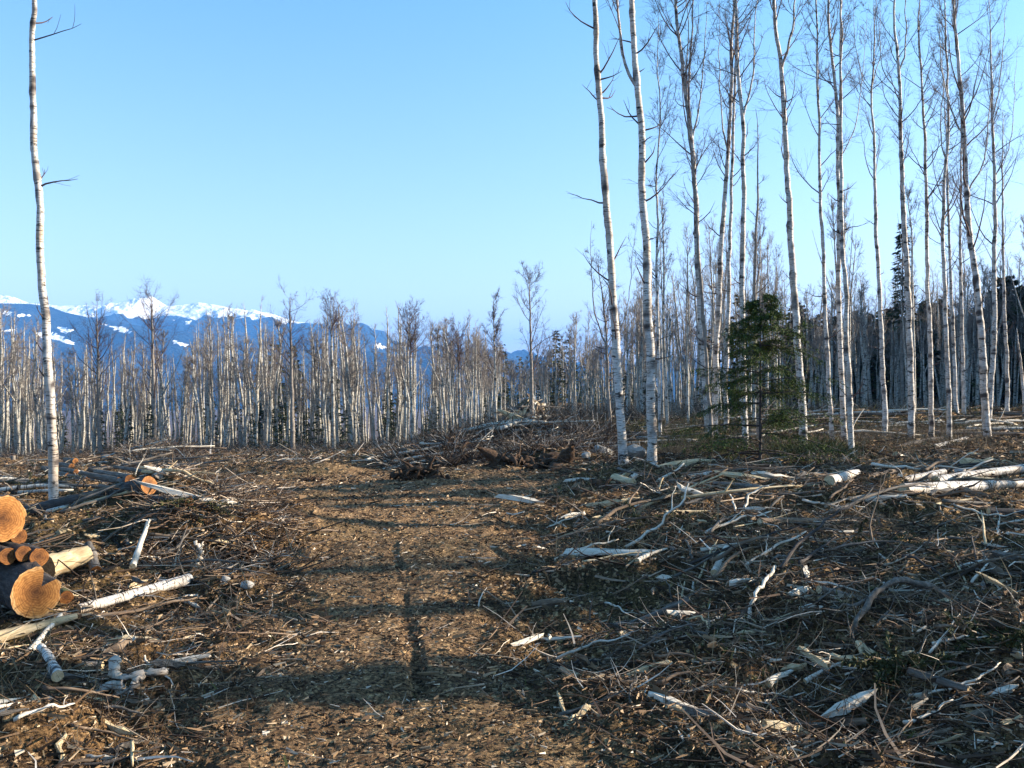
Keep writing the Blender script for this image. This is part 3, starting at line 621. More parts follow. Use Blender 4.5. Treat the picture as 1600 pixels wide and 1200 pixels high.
L1 = 'slim bare birch in the stand along the far left side of the clearing'; L2 = 'thin bare birch in the lower stand behind the gap in the middle'; L3 = 'thin bare birch in the dense dark wood behind the birches at the right'
n = 0
stuffP = []
def scatter(N, u0, u1, y0, y1, label, group, indiv, thick=1.0, hv=(0.55, 1.25), lean=0.045):
    pts = []
    for _ in range(N):
        u = rf.uniform(u0, u1); y = y0 + (y1 - y0) * rf.random() ** 1.3; pts.append((y, u))
    pts.sort()
    for k, (y, u) in enumerate(pts):
        x = (u - CX) / F * y; zg = hz(x, y); h = htop(u, y, zg) * rf.uniform(*hv)
        h = max(h, 4.5)
        if k < indiv: put(protos, x, y, h, label, group, rf, lean, thick=thick * rf.uniform(0.8, 1.2))
        else: stuffP.append((x, y, zg, h, rf.uniform(0.8, 1.25) * thick))
scatter(560, -260, 775, 74, 122, L1, 'birches of the far left stand', 112, thick=1.3, hv=(0.6, 1.42), lean=0.06)
scatter(26, 700, 790, 50, 70, 'thin bare birch at the foot of the slope left of the brown heap', 'birches by the brown heap', 26, hv=(0.8, 1.2))
scatter(110, 800, 1010, 60, 110, L2, 'birches behind the gap', 50)
scatter(560, 1000, 1950, 62, 125, L3, 'birches of the dark wood at the right', 78)
def midrow(N, u0, u1, y0, y1, h0, h1, label, group):
    for _ in range(N):
        u = rf.uniform(u0, u1); y = rf.uniform(y0, y1); put(protos, (u - CX) / F * y, y, rf.uniform(h0, h1), label, group, rf, 0.03, thick=0.62)
midrow(13, 1035, 1220, 34, 50, 7.5, 10.5, 'x', 'thin birches close behind the dense clump')
midrow(9, 1300, 1660, 40, 56, 8, 11, 'x', 'thin birches between the right-hand birches and the dark wood')
# what is left of the stands: the trees past the three hundred that show largest
def rest():
    r = np.random.default_rng(9); tb = MB(); cb = MB(); N = len(stuffP)
    A = np.array(stuffP); K = 8; q = np.linspace(0, 1, K)[None, :]
    ln = r.normal(size=(N, 2)) * 0.05
    P = np.zeros((N, K, 3)); w1 = r.normal(size=(N, K, 2)) * 0.05
    P[..., 0] = A[:, 0:1] + ln[:, :1] * A[:, 3:4] * q + w1[..., 0]; P[..., 1] = A[:, 1:2] + ln[:, 1:] * A[:, 3:4] * q + w1[..., 1]; P[..., 2] = A[:, 2:3] - 0.2 + A[:, 3:4] * q
    R = (0.0105 * A[:, 3:4] * A[:, 4:5]) * ((1 - q) ** 0.7) + 0.008
    tb.add(*tubes(P, R, 5)[:2])
    nb = 20; idx = np.repeat(np.arange(N), nb); t = r.uniform(0.48, 1, len(idx)); S1, _ = at_t(P, idx, t); az = r.random(len(idx)) * 2 * PI; el = np.radians(r.uniform(30, 65, len(idx)))
    D1 = np.stack([np.cos(az) * np.cos(el), np.sin(az) * np.cos(el), np.sin(el)], -1); Lb = 0.2 * A[idx, 3] * (1.25 - t) * r.uniform(0.5, 1.1, len(idx))
    P1 = grow(S1, D1, Lb, 4, 0.12, 0.1, r); tb2 = tubes(P1, taper(np.full(len(idx), 0.018), 0.006, 4), 3); cb.add(*tb2[:2])
    i2 = np.repeat(np.arange(len(idx)), 8); t2 = r.uniform(0.15, 1, len(i2)); S2, D2 = at_t(P1, i2, t2); D2 = norm(D2 + r.normal(size=D2.shape) * 0.6)
    P2 = grow(S2, D2, Lb[i2] * r.uniform(0.25, 0.6, len(i2)), 3, 0.03, 0.12, r); cb.add(*tubes(P2, taper(np.full(len(i2), 0.0085), 0.004, 3), 3)[:2])
    tag(tb.obj('birch_wood', MAT['forest_birch']), 'mass of pale birch trunks deep in the stands around the clearing', 'wood', kind='stuff')
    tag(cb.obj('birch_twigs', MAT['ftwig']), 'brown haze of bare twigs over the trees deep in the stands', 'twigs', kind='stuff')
rest()
def cons(spec):
    for (N, u0, u1, y0, y1, h0, h1, label, group) in spec:
        pr = con_dense if ('dark wood' in group or 'right edge' in group) else con_protos
        for _ in range(N):
            u = rf.uniform(u0, u1); y = rf.uniform(y0, y1); x = (u - CX) / F * y
            hh = rf.uniform(h0, h1)
            if 'dark wood' in group and 'beyond' not in group: hh = min(hh, htop(u, y, hz(x, y)) * rf.uniform(0.7, 0.98))
            put(pr, x, y, hh, label, group, rf, 0.02, base_h=8.0)
cons([(14, -60, 700, 72, 80, 2.2, 4.4, 'x', 'low green spruces at the front of the far left stand'),
      (45, -250, 760, 88, 125, 3.0, 6.5, 'small dark spruce among the trunks of the far left stand', 'spruces of the far left stand'),
      (10, 400, 520, 95, 120, 10.0, 12.5, 'taller dark spruce whose tip shows above the stand near the end of the snowy ridge', 'spruces near the end of the snowy ridge'),
      (18, 730, 1010, 66, 120, 2.2, 4.6, 'small spruce behind the gap in the middle', 'spruces behind the gap'),
      (40, 760, 1000, 150, 300, 8.0, 13.0, 'distant spruce on the dark rise seen through the gap', 'spruces on the distant rise'),
      (12, 1000, 1290, 66, 110, 4.0, 9.0, 'spruce among the birches behind the dense clump', 'spruces behind the birch clump'),
      (105, 1235, 2000, 92, 135, 9.0, 15.0, 'dark spruce at the back of the wood at the right', 'spruces at the back of the dark wood'),
      (22, 1568, 1690, 70, 92, 9.5, 12.5, 'tall dark spruce at the right edge', 'tall spruces at the right edge'),
      (36, 1680, 2150, 56, 96, 14.0, 19.0, 'x', 'spruces shading the dark wood beyond the right edge')])
# trees outside the frame on the right: their shadows fall across the clearing
sh = 'tree beyond the right edge whose shadow falls across the clearing'
for k, (x, y, h) in enumerate([(28.0, 13.6, 12), (27.0, 20.5, 12), (33, 25, 13)]):
    put(protos, x, y, h, 'birch ' + sh, 'trees beyond the right edge', rf, 0.02, thick=1.5)
for k, (x, y, h) in enumerate([(18, 8.9, 9.2), (17, 10.7, 6.6), (10.5, 8.9, 3.7), (26, 19.8, 13), (20, 12.5, 9.0), (8.8, 7.5, 3.0), (15, 6.6, 5.2), (22, 11.2, 10), (16, 14.7, 7.2), (20, 17.2, 9)]):
    put(con_dense, x, y, h, 'spruce ' + sh, 'spruces beyond the right edge', rf, 0.01, base_h=8.0, thick=[.6, .5, .85, .5, .42, .85, .4, .3, .36, .4][k])

# ------------------------------------------------------------------ logs, poles, sticks
def align(o, p0, p1, roll=0.0, sc=None):
    p0 = Vector(p0); p1 = Vector(p1); d = p1 - p0
    q = d.normalized().to_track_quat('Z', 'Y') @ Quaternion((0, 0, 1), roll)
    o.rotation_mode = 'QUATERNION'; o.location = p0; o.rotation_quaternion = q
    if sc: o.scale = sc
def log(label, p0, p1, r0, r1=None, bark='greybark', cut=True, prof=None, name='log', seed=0, group=None, bend=0.0, cat='log', n=16, rough=0.03, cutmat='cut'):
    r = np.random.default_rng(seed); r1 = r1 or r0 * 0.85; L = (Vector(p1) - Vector(p0)).length; K = max(8, int(L / 0.12)); K = min(K, 40)
    q = np.linspace(0, 1, K); P = np.zeros((1, K, 3)); P[0, :, 2] = q * L; P[0, :, 0] = bend * L * np.sin(q * PI) + (fbm(q * 3, q * 0 + seed, 2, seed)) * r0 * 0.5
    P[0, :, 0] -= P[0, 0, 0]
    R = (r0 * (1 - q) + r1 * q)[None] * (1 + 0.10 * fbm(q * 5, q * 0 + seed, 2, seed + 3))[None]
    V, Q, T = tubes(P, R, n, prof=prof); V = V + r.normal(size=V.shape) * rough * r0; V[:n, 2] = 0; V[-n:, 2] = L
    mb = MB(); mb.add(V, Q); o = mb.obj(name, MAT[bark]); 
    tag(o, label, cat, group)
    for ring, z, fl in ((V[:n], -0.002, 1), (V[-n:], L + 0.002, 0)):
        cm = MB(); c = ring.mean(0); rings = [ring]; 
        for s in (0.66, 0.33): rings.append(c + (ring - c) * s)
        VV = np.concatenate(rings + [[c]]); VV[:, 2] = z
        VV[:n, 2] = z * 1.0
        Qs = []; Ts = []
        for k in range(2):
            for i in range(n):
                j = (i + 1) % n; f = (k * n + i, k * n + j, (k + 1) * n + j, (k + 1) * n + i); Qs.append(f if not fl else f[::-1])
        for i in range(n):
            j = (i + 1) % n; f = (2 * n + i, 2 * n + j, 3 * n); Ts.append(f if not fl else f[::-1])
        cm.add(VV, Qs, Ts); cm.obj('cut_face', MAT[cutmat if cut else 'pale'], o, smooth=False)
    align(o, p0, p1)
    return o
def P3(u, v, y): return ((u - CX) / F * y, y, EYE - (v - HY) / F * y)
def onpix(u, v, lift=0.0):
    x, y = pix(u, v); return (x, y, hz(x, y) + lift)
# the log deck at the left
ax = Vector((-0.72, 0.68, -0.02)).normalized()
def deck(label, u, v, y, rpx, L=1.9, prof=None, bark='darkbark', seed=0, n=28, axis=None):
    c = Vector(P3(u, v, y)); rr = rpx / F * y
    return log(label, c, c + (axis or ax) * L, rr, rr * 0.95, bark, True, prof, seed=seed, n=n, name='sawn_log', group='sawn logs in the stack at the left edge')
nn = 40; tht = np.arange(nn) * 2 * PI / nn
def notch(a0, w, d): 
    dd = (tht - a0 + PI) % (2 * PI) - PI
    return 1 - d * np.exp(-(dd / w) ** 2) + 0.03 * np.sin(2 * tht + 1)
deck('big dark-barked log lowest in the stack, its orange sawn end heart-shaped', 57, 926, 7.2, 39, prof=notch(RAD(40), 0.30, 0.78), seed=1, n=nn)
deck('upper sawn log of the stack with a broad orange end cut off by the frame', 4, 811, 7.5, 34, prof=notch(RAD(-75), 0.3, 0.35), seed=2, n=nn)
deck('small sawn log at the left edge, leftmost of the row of three ends', 12, 869, 7.35, 13.5, seed=3, n=20)
deck('small sawn log in the middle of the row of three ends', 37, 865, 7.4, 12.5, seed=4, n=20)
deck('small sawn log at the right of the row of three ends, above the heart-shaped end', 61, 871, 7.45, 15, seed=5, n=20)
deck('log hidden low at the left edge behind the big sawn log', -70, 920, 7.5, 40, seed=6, n=24)
deck('log in the middle of the stack beyond the left edge', -60, 850, 7.6, 30, seed=7, n=24)
deck('small log end under the broad upper one in the stack', 30, 838, 7.7, 12, seed=8, n=16)
def ground_log(label, a, b, rpx, bark, lift=None, cut=True, seed=0, bend=0.0, r1=None, n=14, name='log', group=None, cutmat='cut'):
    (u0, v0), (u1, v1) = a, b
    x0, y0 = pix(u0, v0); x1, y1 = pix(u1, v1); rr = rpx / F * (y0 + y1) / 2; l = rr * 0.7 if lift is None else lift
    p0 = (x0, y0, hz(x0, y0) + l); p1 = (x1, y1, hz(x1, y1) + l)
    return log(label, p0, p1, rr, (r1 / F * (y0 + y1) / 2 if r1 else rr * 0.8), bark, cut, seed=seed, bend=bend, n=n, name=name, group=group, cutmat=cutmat)
o = ground_log('split pale slab of wood leaning on the stack beside the three small ends', (76, 903), (136, 885), 19, 'pale', 0.16, False, 10, n=9, name='wood_slab')
ground_log('small log with a round orange end poking out right of the split slab', (151, 893), (138, 878), 8.5, 'greybark', 0.03, True, 11, name='log')
ground_log('long dark fallen log with a pale hollow-looking end, left of the track', (233, 794), (38, 815), 13, 'darkbark', 0.22, True, 12, r1=9, n=18)
ground_log('second dark log lying just behind the long one', (205, 778), (110, 792), 8, 'darkbark', 0.12, True, 13, r1=5)
ground_log('dark pole ending in an orange cut below the long fallen log', (296, 815), (235, 806), 6.5, 'darkbark', 0.05, True, 14)
ground_log('white birch log lying on the ground right of the heart-shaped end', (297, 910), (122, 948), 9.5, 'birch', 0.05, False, 15, r1=7)
ground_log('thick split log with yellowish wood under the big log at the left', (-30, 985), (120, 962), 11, 'pale', 0.03, False, 16, r1=5, n=8)
ground_log('pale splinter pointing down-left in front of the big log', (45, 990), (95, 962), 6, 'white', 0.03, False, 17, r1=3, n=6, name='wood_slab')
ground_log('grey log lying across the bottom left corner in shade', (-20, 1042), (160, 1040), 10, 'greybark', 0.04, False, 18)
ground_log('mossy round stub end right of the heart-shaped end', (104, 940), (98, 930), 11, 'moss', 0.05, True, 19)
ground_log('short pale stick standing on end left of the dark hollow', (207, 895), (232, 850), 5, 'white', 0.05, False, 20, r1=3, n=7, name='stick')
ground_log('stubby white birch piece at the bottom left', (90, 1075), (64, 1046), 9, 'birch', 0.05, False, 21)
# the broken birch root in the bottom left
def rootpiece(label, chains, name, m, cat, seed=0):
    r = np.random.default_rng(seed); mb = MB(); c0 = np.array(chains[0][0][0]); 
    for pts, r0, r1 in chains:
        P, q = smooth_path(np.array(pts) - c0, 16); P += r.normal(size=P.shape) * 0.009; q = q / q[-1]
        R = (r0 * (1 - q) + r1 * q) * (1 + r.normal(size=16) * 0.1) * 0.8
        V, Q, T = tubes(P[None], R[None], 9, cap=True); mb.add(V + r.normal(size=V.shape) * r0 * 0.12, Q, T)
    return tag(mb.obj(name, MAT[m], loc=tuple(c0)), label, cat)
def G(u, v, y): return P3(u, v, y)
rootpiece('twisted broken birch branch sprawled in the bottom left, pale inside', [
    ([G(128, 1092, 5.5), G(160, 1075, 5.5), G(195, 1062, 5.52), G(222, 1054, 5.55), G(258, 1050, 5.6)], 0.028, 0.03),
    ([G(176, 1032, 5.6), G(180, 1055, 5.55), G(188, 1075, 5.5)], 0.042, 0.03), ([G(190, 1072, 5.5), G(196, 1095, 5.45), G(193, 1130, 5.3)], 0.04, 0.05),
    ([G(222, 1054, 5.55), G(206, 1074, 5.5), G(196, 1085, 5.47)], 0.025, 0.03), ([G(128, 1092, 5.5), G(130, 1105, 5.45)], 0.02, 0.008)], 'broken_branch', 'birch', 'branch', 3)
rootpiece('forked pale snag standing left of the track beside the dark hollow', [
    ([G(288, 890, 9.2), G(305, 886, 9.2), G(315, 868, 9.2), G(306, 845, 9.2)], 0.035, 0.02), ([G(288, 890, 9.2), G(282, 888, 9.2)], 0.03, 0.03), ([G(315, 868, 9.2), G(317, 850, 9.15)], 0.02, 0.008)], 'broken_branch', 'white', 'branch', 4)
# right side
x0, y0 = pix(886, 874); x1, y1 = pix(1062, 858); _t = np.arange(16) * 2 * PI / 16
log('flat grey-white slab of bark lying right of the track', (x0, y0, hz(x0, y0) + 0.07), (x1, y1, hz(x0, y0) + 0.12), 0.2, 0.15, 'white', False, 1 / np.sqrt((np.cos(_t) / 0.13) ** 2 + np.sin(_t) ** 2), name='wood_slab', n=16, seed=39)
RS = [
      ('upper white birch log in the pair of long pale logs at the right', (1332, 762), (1475, 752), 6.5, 'birch', 'log'),
      ('lower and thicker white birch log in the pair of long pale logs at the right', (1412, 776), (1606, 760), 10, 'birch', 'log'),
      ('white birch log behind the pair, running out of the right edge', (1462, 756), (1640, 742), 8, 'birch', 'log'),
      ('long brown pole sloping up to the right across the slash', (1188, 840), (1338, 808), 5.5, 'stick', 'pole'),
      ('pale birch log by the foot of the close pair of birches', (1068, 752), (1112, 748), 7, 'birch', 'log'),
      ('grey root running right from under the pale birch log', (1048, 752), (1190, 770), 4.5, 'greybark', 'pole'),
      ('white split chunk leaning in the slash right of the slab', (1116, 897), (1136, 868), 7, 'white', 'wood_slab'),
      ('bent pale branch behind the white split chunk', (1095, 872), (1172, 860), 4, 'white', 'stick'),
      ('brown stick pointing up-right in the middle of the slash', (1158, 948), (1214, 905), 5.5, 'stick', 'stick'),
      ('bright white stub in the lower right slash', (1200, 1064), (1238, 1042), 7.5, 'white', 'stick'),
      ('bright white bent stick right of the stub in the lower right slash', (1258, 1052), (1316, 1030), 4.5, 'white', 'stick'),
      ('grey board lying in the lower right corner', (1420, 1040), (1512, 1060), 7, 'greybark', 'wood_slab'),
      ('dark log half buried in shade right of centre', (1000, 950), (1078, 940), 6, 'greybark', 'log'),
      ('short pale piece with a hooked end below the slab', (996, 895), (1042, 872), 4.5, 'white', 'stick'),
      ('tan stick lying below the white birch logs', (1462, 792), (1518, 780), 4, 'pale', 'stick'),
      ('small white stick standing in the slash at the right', (1558, 872), (1576, 852), 5, 'white', 'stick'),
      ('grey log in shade at the lower right, paler on top', (1280, 950), (1345, 930), 6, 'greybark', 'log'),
      ('short white roll of bark in the shade at the right', (1252, 972), (1282, 972), 6.5, 'white', 'stick'),
      ('flattened pale stick in the shade lower right', (1434, 962), (1472, 956), 4.5, 'white', 'stick'),
      ('cream stub near the right edge at the bottom', (1590, 1020), (1612, 996), 8, 'white', 'stick'),
      ('rust-coloured log beside the small stump at the right', (1505, 735), (1538, 733), 6, 'pale', 'log'),
      ('half rotten log at the foot of the two lone birches', (960, 748), (990, 755), 9, 'pale', 'log'),
      ('dark pole lying under the trees at the right', (1400, 700), (1482, 690), 4, 'darkbark', 'pole'),
      ('pale birch log end beside the dark pole under the trees', (1460, 700), (1512, 692), 5.5, 'birch', 'log'),
      ('cream bent stick below the upper rocks', (920, 768), (955, 764), 3.5, 'white', 'stick'),
      ('orange-brown stick left of the moss patch', (955, 808), (990, 806), 4, 'pale', 'stick'),
      ('pale peeled stick in the middle of the slash', (1040, 816), (1105, 798), 5, 'pale', 'stick'),
      ('white bark scrap near the upper right', (1400, 720), (1430, 712), 5, 'white', 'stick'),
      ('grey birch log leaning left of the white logs', (1296, 772), (1340, 752), 8, 'birch', 'log'),
      ('dark bent log near the right edge below the white logs', (1545, 800), (1600, 800), 7, 'darkbark', 'log')]
for k, (lab, a, b, rp, m, nm_) in enumerate(RS):
    ground_log(lab, a, b, rp, m, None if m != 'greybark' else 0.03, False, 40 + k, n=9 if nm_ != 'log' else 12, r1=rp * (0.35 if nm_ == 'stick' else 0.75), name=nm_, bend=0.05 if nm_ in ('stick', 'pole') else 0.0)
# long curved branch, lower right
rootpiece('long curved grey branch arching over the shaded slash at the lower right', [([onpix(1332, 992, 0.05), onpix(1362, 968, 0.12), onpix(1400, 952, 0.15), onpix(1445, 945, 0.12), onpix(1488, 946, 0.05)], 0.022, 0.028), ([onpix(1362, 968, 0.12), onpix(1330, 975, 0.03), onpix(1270, 972, 0.02)], 0.014, 0.006)], 'curved_branch', 'greybark', 'branch', 6)
rootpiece('pale curling root at the right of centre', [([onpix(1170, 950, 0.02), onpix(1176, 938, 0.12), onpix(1190, 930, 0.08), onpix(1215, 905, 0.1)], 0.018, 0.014)], 'curved_branch', 'white', 'branch', 7)
rootpiece('thin pale root arching beside the stump at the right of centre', [([onpix(1140, 770, 0.03), onpix(1150, 795, 0.1), onpix(1146, 805, 0.02)], 0.014, 0.01), ([onpix(1160, 800, 0.02), onpix(1170, 785, 0.25), onpix(1200, 785, 0.25)], 0.02, 0.012)], 'curved_branch', 'white', 'branch', 8)
# stumps
def stump(label, u, v, wpx, hpx, bark, seed):
    x, y = pix(u, v); z = hz(x, y); r = wpx / 2 / F * y; h = hpx / F * y
    return log(label, (x, y, z - 0.08), (x + 0.02, y + 0.01, z + h), r * 1.15, r, bark, True, name='stump', seed=seed, cat='stump', n=16, rough=0.05)
stump('small grey stump beside the rust-coloured log at the right', 1498, 748, 17, 14, 'birch', 1)
stump('low rounded stump left of the long brown pole', 1195, 793, 24, 12, 'greybark', 2)
stump('pale sawn stump by the moss under the trees', 1395, 742, 9, 10, 'pale', 3)
stump('little stump in the cleared ground far left', 20, 722, 6, 12, 'aspen', 4)
# rocks
def rock(label, u, v, w, h, seed):
    r = np.random.default_rng(seed); x, y = pix(u, v); z = hz(x, y); s = 1 / F * y
    nu, nv = 22, 14; th = np.linspace(0, 2 * PI, nu, endpoint=False); ph = np.linspace(0.02, PI - 0.02, nv)
    T_, P_ = np.meshgrid(th, ph); X = np.sin(P_) * np.cos(T_); Y = np.sin(P_) * np.sin(T_); Z = np.cos(P_)
    dirs = norm(r.normal(size=(11, 3))); k = np.min(np.stack([0.80 / np.maximum(X * d[0] + Y * d[1] + Z * d[2], 0.3) for d in dirs]), 0); k = np.minimum(k, 1.15)
    k = k + fbm(T_ * 2, P_ * 3, 2, seed) * 0.06 * np.sin(P_)
    V = np.stack([X * k * w / 2 * s, Y * k * w / 2.4 * s, Z * k * h / 2 * s * 1.2], -1).reshape(-1, 3)
    i = np.arange(nv - 1)[:, None] * nu; j = np.arange(nu)[None, :]; kk = (j + 1) % nu
    Q = np.stack([i + j, i + nu + j, i + nu + kk, i + kk], -1).reshape(-1, 4)
    mb = MB(); mb.add(V, Q); return tag(mb.obj('rock', MAT['rock'], smooth=False, loc=(x, y, z + h * 0.3 * s)), label, 'rock', 'rocks at the edge of the track')
rock('large angular pale rock left of the pair of birches, biggest of the rocks', 940, 714, 38, 24, 1)
rock('rounded grey rock between the pair of birches', 992, 716, 32, 20, 2)
rock('small pale rock in front of the largest one', 916, 723, 16, 11, 3)
rock('small rock right of the second birch of the pair', 1028, 705, 10, 9, 4)
rock('pale stone half sunk left of the track', 385, 922, 22, 12, 5)
rock('pale stone at the left rim of the track below the mound', 352, 917, 14, 9, 6)
rock('small grey stone at the lip of the track right of centre', 898, 770, 10, 9, 8)
# root wads: soil-dark upturned roots
def rootwad(label, u, v, w, h, seed):
    r = np.random.default_rng(seed); x, y = pix(u, v); z = hz(x, y); s = y / F; n = 46
    az = r.random(n) * 2 * PI; D = np.stack([np.cos(az), np.sin(az) * 0.7, r.uniform(-0.1, 1.3, n)], -1)
    S0 = np.stack([r.normal(size=n) * w * s * 0.18, r.normal(size=n) * 0.12, np.abs(r.normal(size=n)) * h * s * 0.15], -1)
    P = grow(S0, D, r.uniform(0.3, 0.75, n) * w * s * 0.6, 7, -0.22, 0.28, r)
    mb = MB(); mb.add(*tubes(P, taper(r.uniform(0.012, 0.06, n) * (w * s), 0.006, 7), 5)[:2])
    V, Q, T = tubes(grow(np.zeros((5, 3)) + r.normal(size=(5, 3)) * [w * s * .15, .1, .03], r.normal(size=(5, 3)) * [1, .4, .1], np.full(5, w * s * .5), 7, 0, .2, r), np.tile(np.sin(np.linspace(0.1, 3.0, 7)) * h * s * 0.4, (5, 1)), 9)
    mb.add(V + r.normal(size=V.shape) * 0.02, Q, T)
    return tag(mb.obj('root_wad', MAT['root'], loc=(x, y, z)), label, 'roots', 'upturned root wads')
rootwad('dark upturned root wad beyond the bend of the track, in the middle', 655, 752, 95, 30, 1)
rootwad('small root wad left of the large dark one in the middle', 488, 752, 50, 16, 2)
rootwad('root clump below the pair of birches', 965, 760, 70, 18, 3)
rootwad('dark root wad on the left bank under the mound', 365, 850, 70, 26, 4)
rootwad('root wad in the long slash berm left of the rocks', 810, 728, 100, 22, 5)
rootwad('dark earthy root mass in the middle of the berm', 745, 722, 110, 34, 8)
rootwad('dark root mass at the right end of the berm, near the largest rock', 868, 735, 110, 30, 9)
rootwad('brown root wad at the right edge under the trees', 1575, 690, 26, 12, 6)
rootwad('dark roots beside the pale snag left of the track', 300, 880, 34, 16, 7)

# variants of poles and sticks, unit length along z; copies share the mesh
def stick_mesh(i, K=12, n=6, forks=2, bend=0.08):
    r = np.random.default_rng(900 + i); q = np.linspace(0, 1, K); P = np.zeros((K, 3)); P[:, 2] = q
    P[:, 0] = bend * np.sin(q * PI * r.uniform(0.7, 1.4)) * r.choice([-1, 1]) + fbm(q * 6, q * 0 + i, 3, i) * bend * 0.8
    P[:, 1] = fbm(q * 4, q * 0 + i + 3, 2, i) * bend * 0.3
    return P, q, r
def mk_stick(i, m, name, forks, bend, rr=0.02, n=6):
    P, q, r = stick_mesh(i, bend=bend); mb = MB(); R = rr * (1 - 0.55 * q) * (1 + 0.18 * fbm(q * 8, q * 0 + i, 2, 3)); R[-1] *= 0.6
    V, Q, T = tubes(P[None], R[None], n, cap=True); mb.add(V, Q, T)
    for _ in range(forks):
        k = int(r.integers(3, 10)); d = norm(np.array([r.normal(), r.normal(), 1.2])); L = r.uniform(0.12, 0.4)
        fp = grow(P[k][None], d[None], [L], 6, 0, 0.15, r); mb.add(*tubes(fp, taper([R[k] * 0.6], R[k] * 0.2, 6), 4)[:2])
    return mb.mesh(name, MAT[m])
STK = [mk_stick(i, ['stick', 'stick', 'greybark', 'white', 'stick', 'greybark', 'pale', 'stick', 'greybark', 'darkbark'][i % 10], 'stick', 1 + i % 3, 0.03 + 0.025 * (i % 4), n=5) for i in range(20)]
POL = [mk_stick(40 + i, ['stick', 'forest_birch', 'greybark', 'stick', 'greybark', 'white'][i % 6], 'pole', 1, 0.015, 0.011, 7) for i in range(12)]
def chunk_mesh(i):
    r = np.random.default_rng(300 + i); K = 5; n = 5; P = np.zeros((1, K, 3)); P[0, :, 2] = np.linspace(-0.5, 0.5, K); P[0, :, 0] = r.normal(size=K) * 0.03
    R = np.array([[0.085, 0.12, 0.125, 0.12, 0.07]]) * r.uniform(0.8, 1.15, (1, K)); V, Q, T = tubes(P, R, n, flat=0.7, cap=True, prof=r.uniform(0.6, 1.25, n))
    V += r.normal(size=V.shape) * 0.014; V[:n, 2] += r.normal(size=n) * 0.09; V[n * 4:n * 5, 2] += r.normal(size=n) * 0.09; mb = MB(); mb.add(V, Q, T); return mb.mesh('wood_chunk', MAT[['pale', 'white', 'stick', 'pale', 'white', 'greybark'][i % 6]], smooth=False)
CHK = [chunk_mesh(i) for i in range(12)]
def stick_at(meshes, name, x, y, az, L, thick, r, label, cat, group, tilt=0.0, lift=0.015, i=None):
    me = meshes[int(r.integers(len(meshes)))] if i is None else meshes[i]
    o = bpy.data.objects.new(name, me); C.objects.link(o)
    dx = math.cos(az) * L / 2; dy = math.sin(az) * L / 2
    za = hz(x - dx, y - dy); zb = hz(x + dx, y + dy); zm = hz(x, y)
    sag = max(0, zm - (za + zb) / 2)
    p0 = Vector((x - dx, y - dy, za + sag + lift)); p1 = Vector((x + dx, y + dy, zb + sag + lift + tilt * L))
    d = (p1 - p0); l = d.length
    align(o, p0, p1, r.random() * 2 * PI, (thick, thick, l))
    return tag(o, label, cat, group)
rs = np.random.default_rng(77)
def zone_scatter(N, u0, u1, v0, v1, meshes, name, Lr, thr, label, cat, group, azr=(0, 0.5), tilt=0.0, avoid=True, tp=0.06):
    k = 0; tries = 0
    while k < N and tries < N * 12:
        tries += 1; u = rs.uniform(u0, u1); v = rs.uniform(v0, v1); x, y = pix(u, v)
        if avoid and float(road(np.array([x]), np.array([y]))[0]) > 0.25: continue
        L = rs.uniform(*Lr) * rs.uniform(0.7, 1.2); th = rs.uniform(*thr)
        if y < 5.8: L = min(L, 0.38)
        t = tilt * rs.random() if rs.random() > tp else rs.uniform(0.2, 0.7)
        stick_at(meshes, name, x, y, azr[0] + rs.normal() * azr[1], L, th, rs, label, cat, group, t); k += 1
SG = 'loose sticks of the slash'
zone_scatter(70, 860, 1640, 790, 900, STK, 'stick', (0.35, 1.1), (0.4, 1.0), 'weathered stick lying in the sunlit slash right of the track', 'stick', SG + ' right of the track', (0.25, 0.7), 0.12)
zone_scatter(75, 900, 1640, 900, 1125, STK, 'stick', (0.16, 0.6), (0.25, 0.6), 'stick lying in the shaded slash at the lower right', 'stick', SG + ' at the lower right', (0.3, 0.8), 0.12)
zone_scatter(45, 930, 1640, 735, 790, STK, 'stick', (0.6, 2.2), (0.8, 1.6), 'stick lying in the slash below the standing birches', 'stick', SG + ' below the birches', (0.15, 0.6), 0.1)
zone_scatter(40, -60, 420, 800, 960, STK, 'stick', (0.4, 1.2), (0.4, 1.0), 'stick lying on the left bank around the logs', 'stick', SG + ' on the left bank', (0.2, 0.8), 0.15)
zone_scatter(28, -60, 330, 970, 1190, STK, 'stick', (0.25, 0.7), (0.3, 0.7), 'stick lying in the bottom left corner', 'stick', SG + ' at the bottom left', (0.3, 0.8), 0.1)
zone_scatter(30, -60, 560, 735, 800, STK, 'stick', (0.6, 1.5), (0.8, 1.5), 'stick in the cleared ground beyond the left bank', 'stick', SG + ' beyond the left bank', (0.1, 0.5), 0.04, tp=0)
PG = 'felled poles'
zone_scatter(40, 590, 830, 690, 716, POL, 'pole', (1.8, 4.8), (2.4, 4.2), 'grey felled pole in the long fanned pile left of the rocks', 'pole', PG + ' in the fanned pile', (0.16, 0.16), 0.06, tp=0)
zone_scatter(36, 780, 1060, 668, 712, POL, 'pole', (1.2, 3.4), (2.4, 4.5), 'felled pole lying on the berm behind the pair of birches', 'pole', PG + ' on the berm', (0.1, 0.3), 0.06, tp=0.04)
zone_scatter(46, 195, 305, 702, 738, POL, 'pole', (1.2, 3.6), (3.5, 6), 'dark felled pole in the brush heap before the far left stand', 'pole', PG + ' in the brush heap', (0.1, 0.45), 0.12, tp=0)
zone_scatter(40, -80, 170, 716, 785, POL, 'pole', (0.9, 2.8), (2.5, 4.5), 'grey felled pole lying on the cleared ground behind the lone left birch', 'pole', PG + ' behind the lone left birch', (0.05, 0.25), 0.02, tp=0)
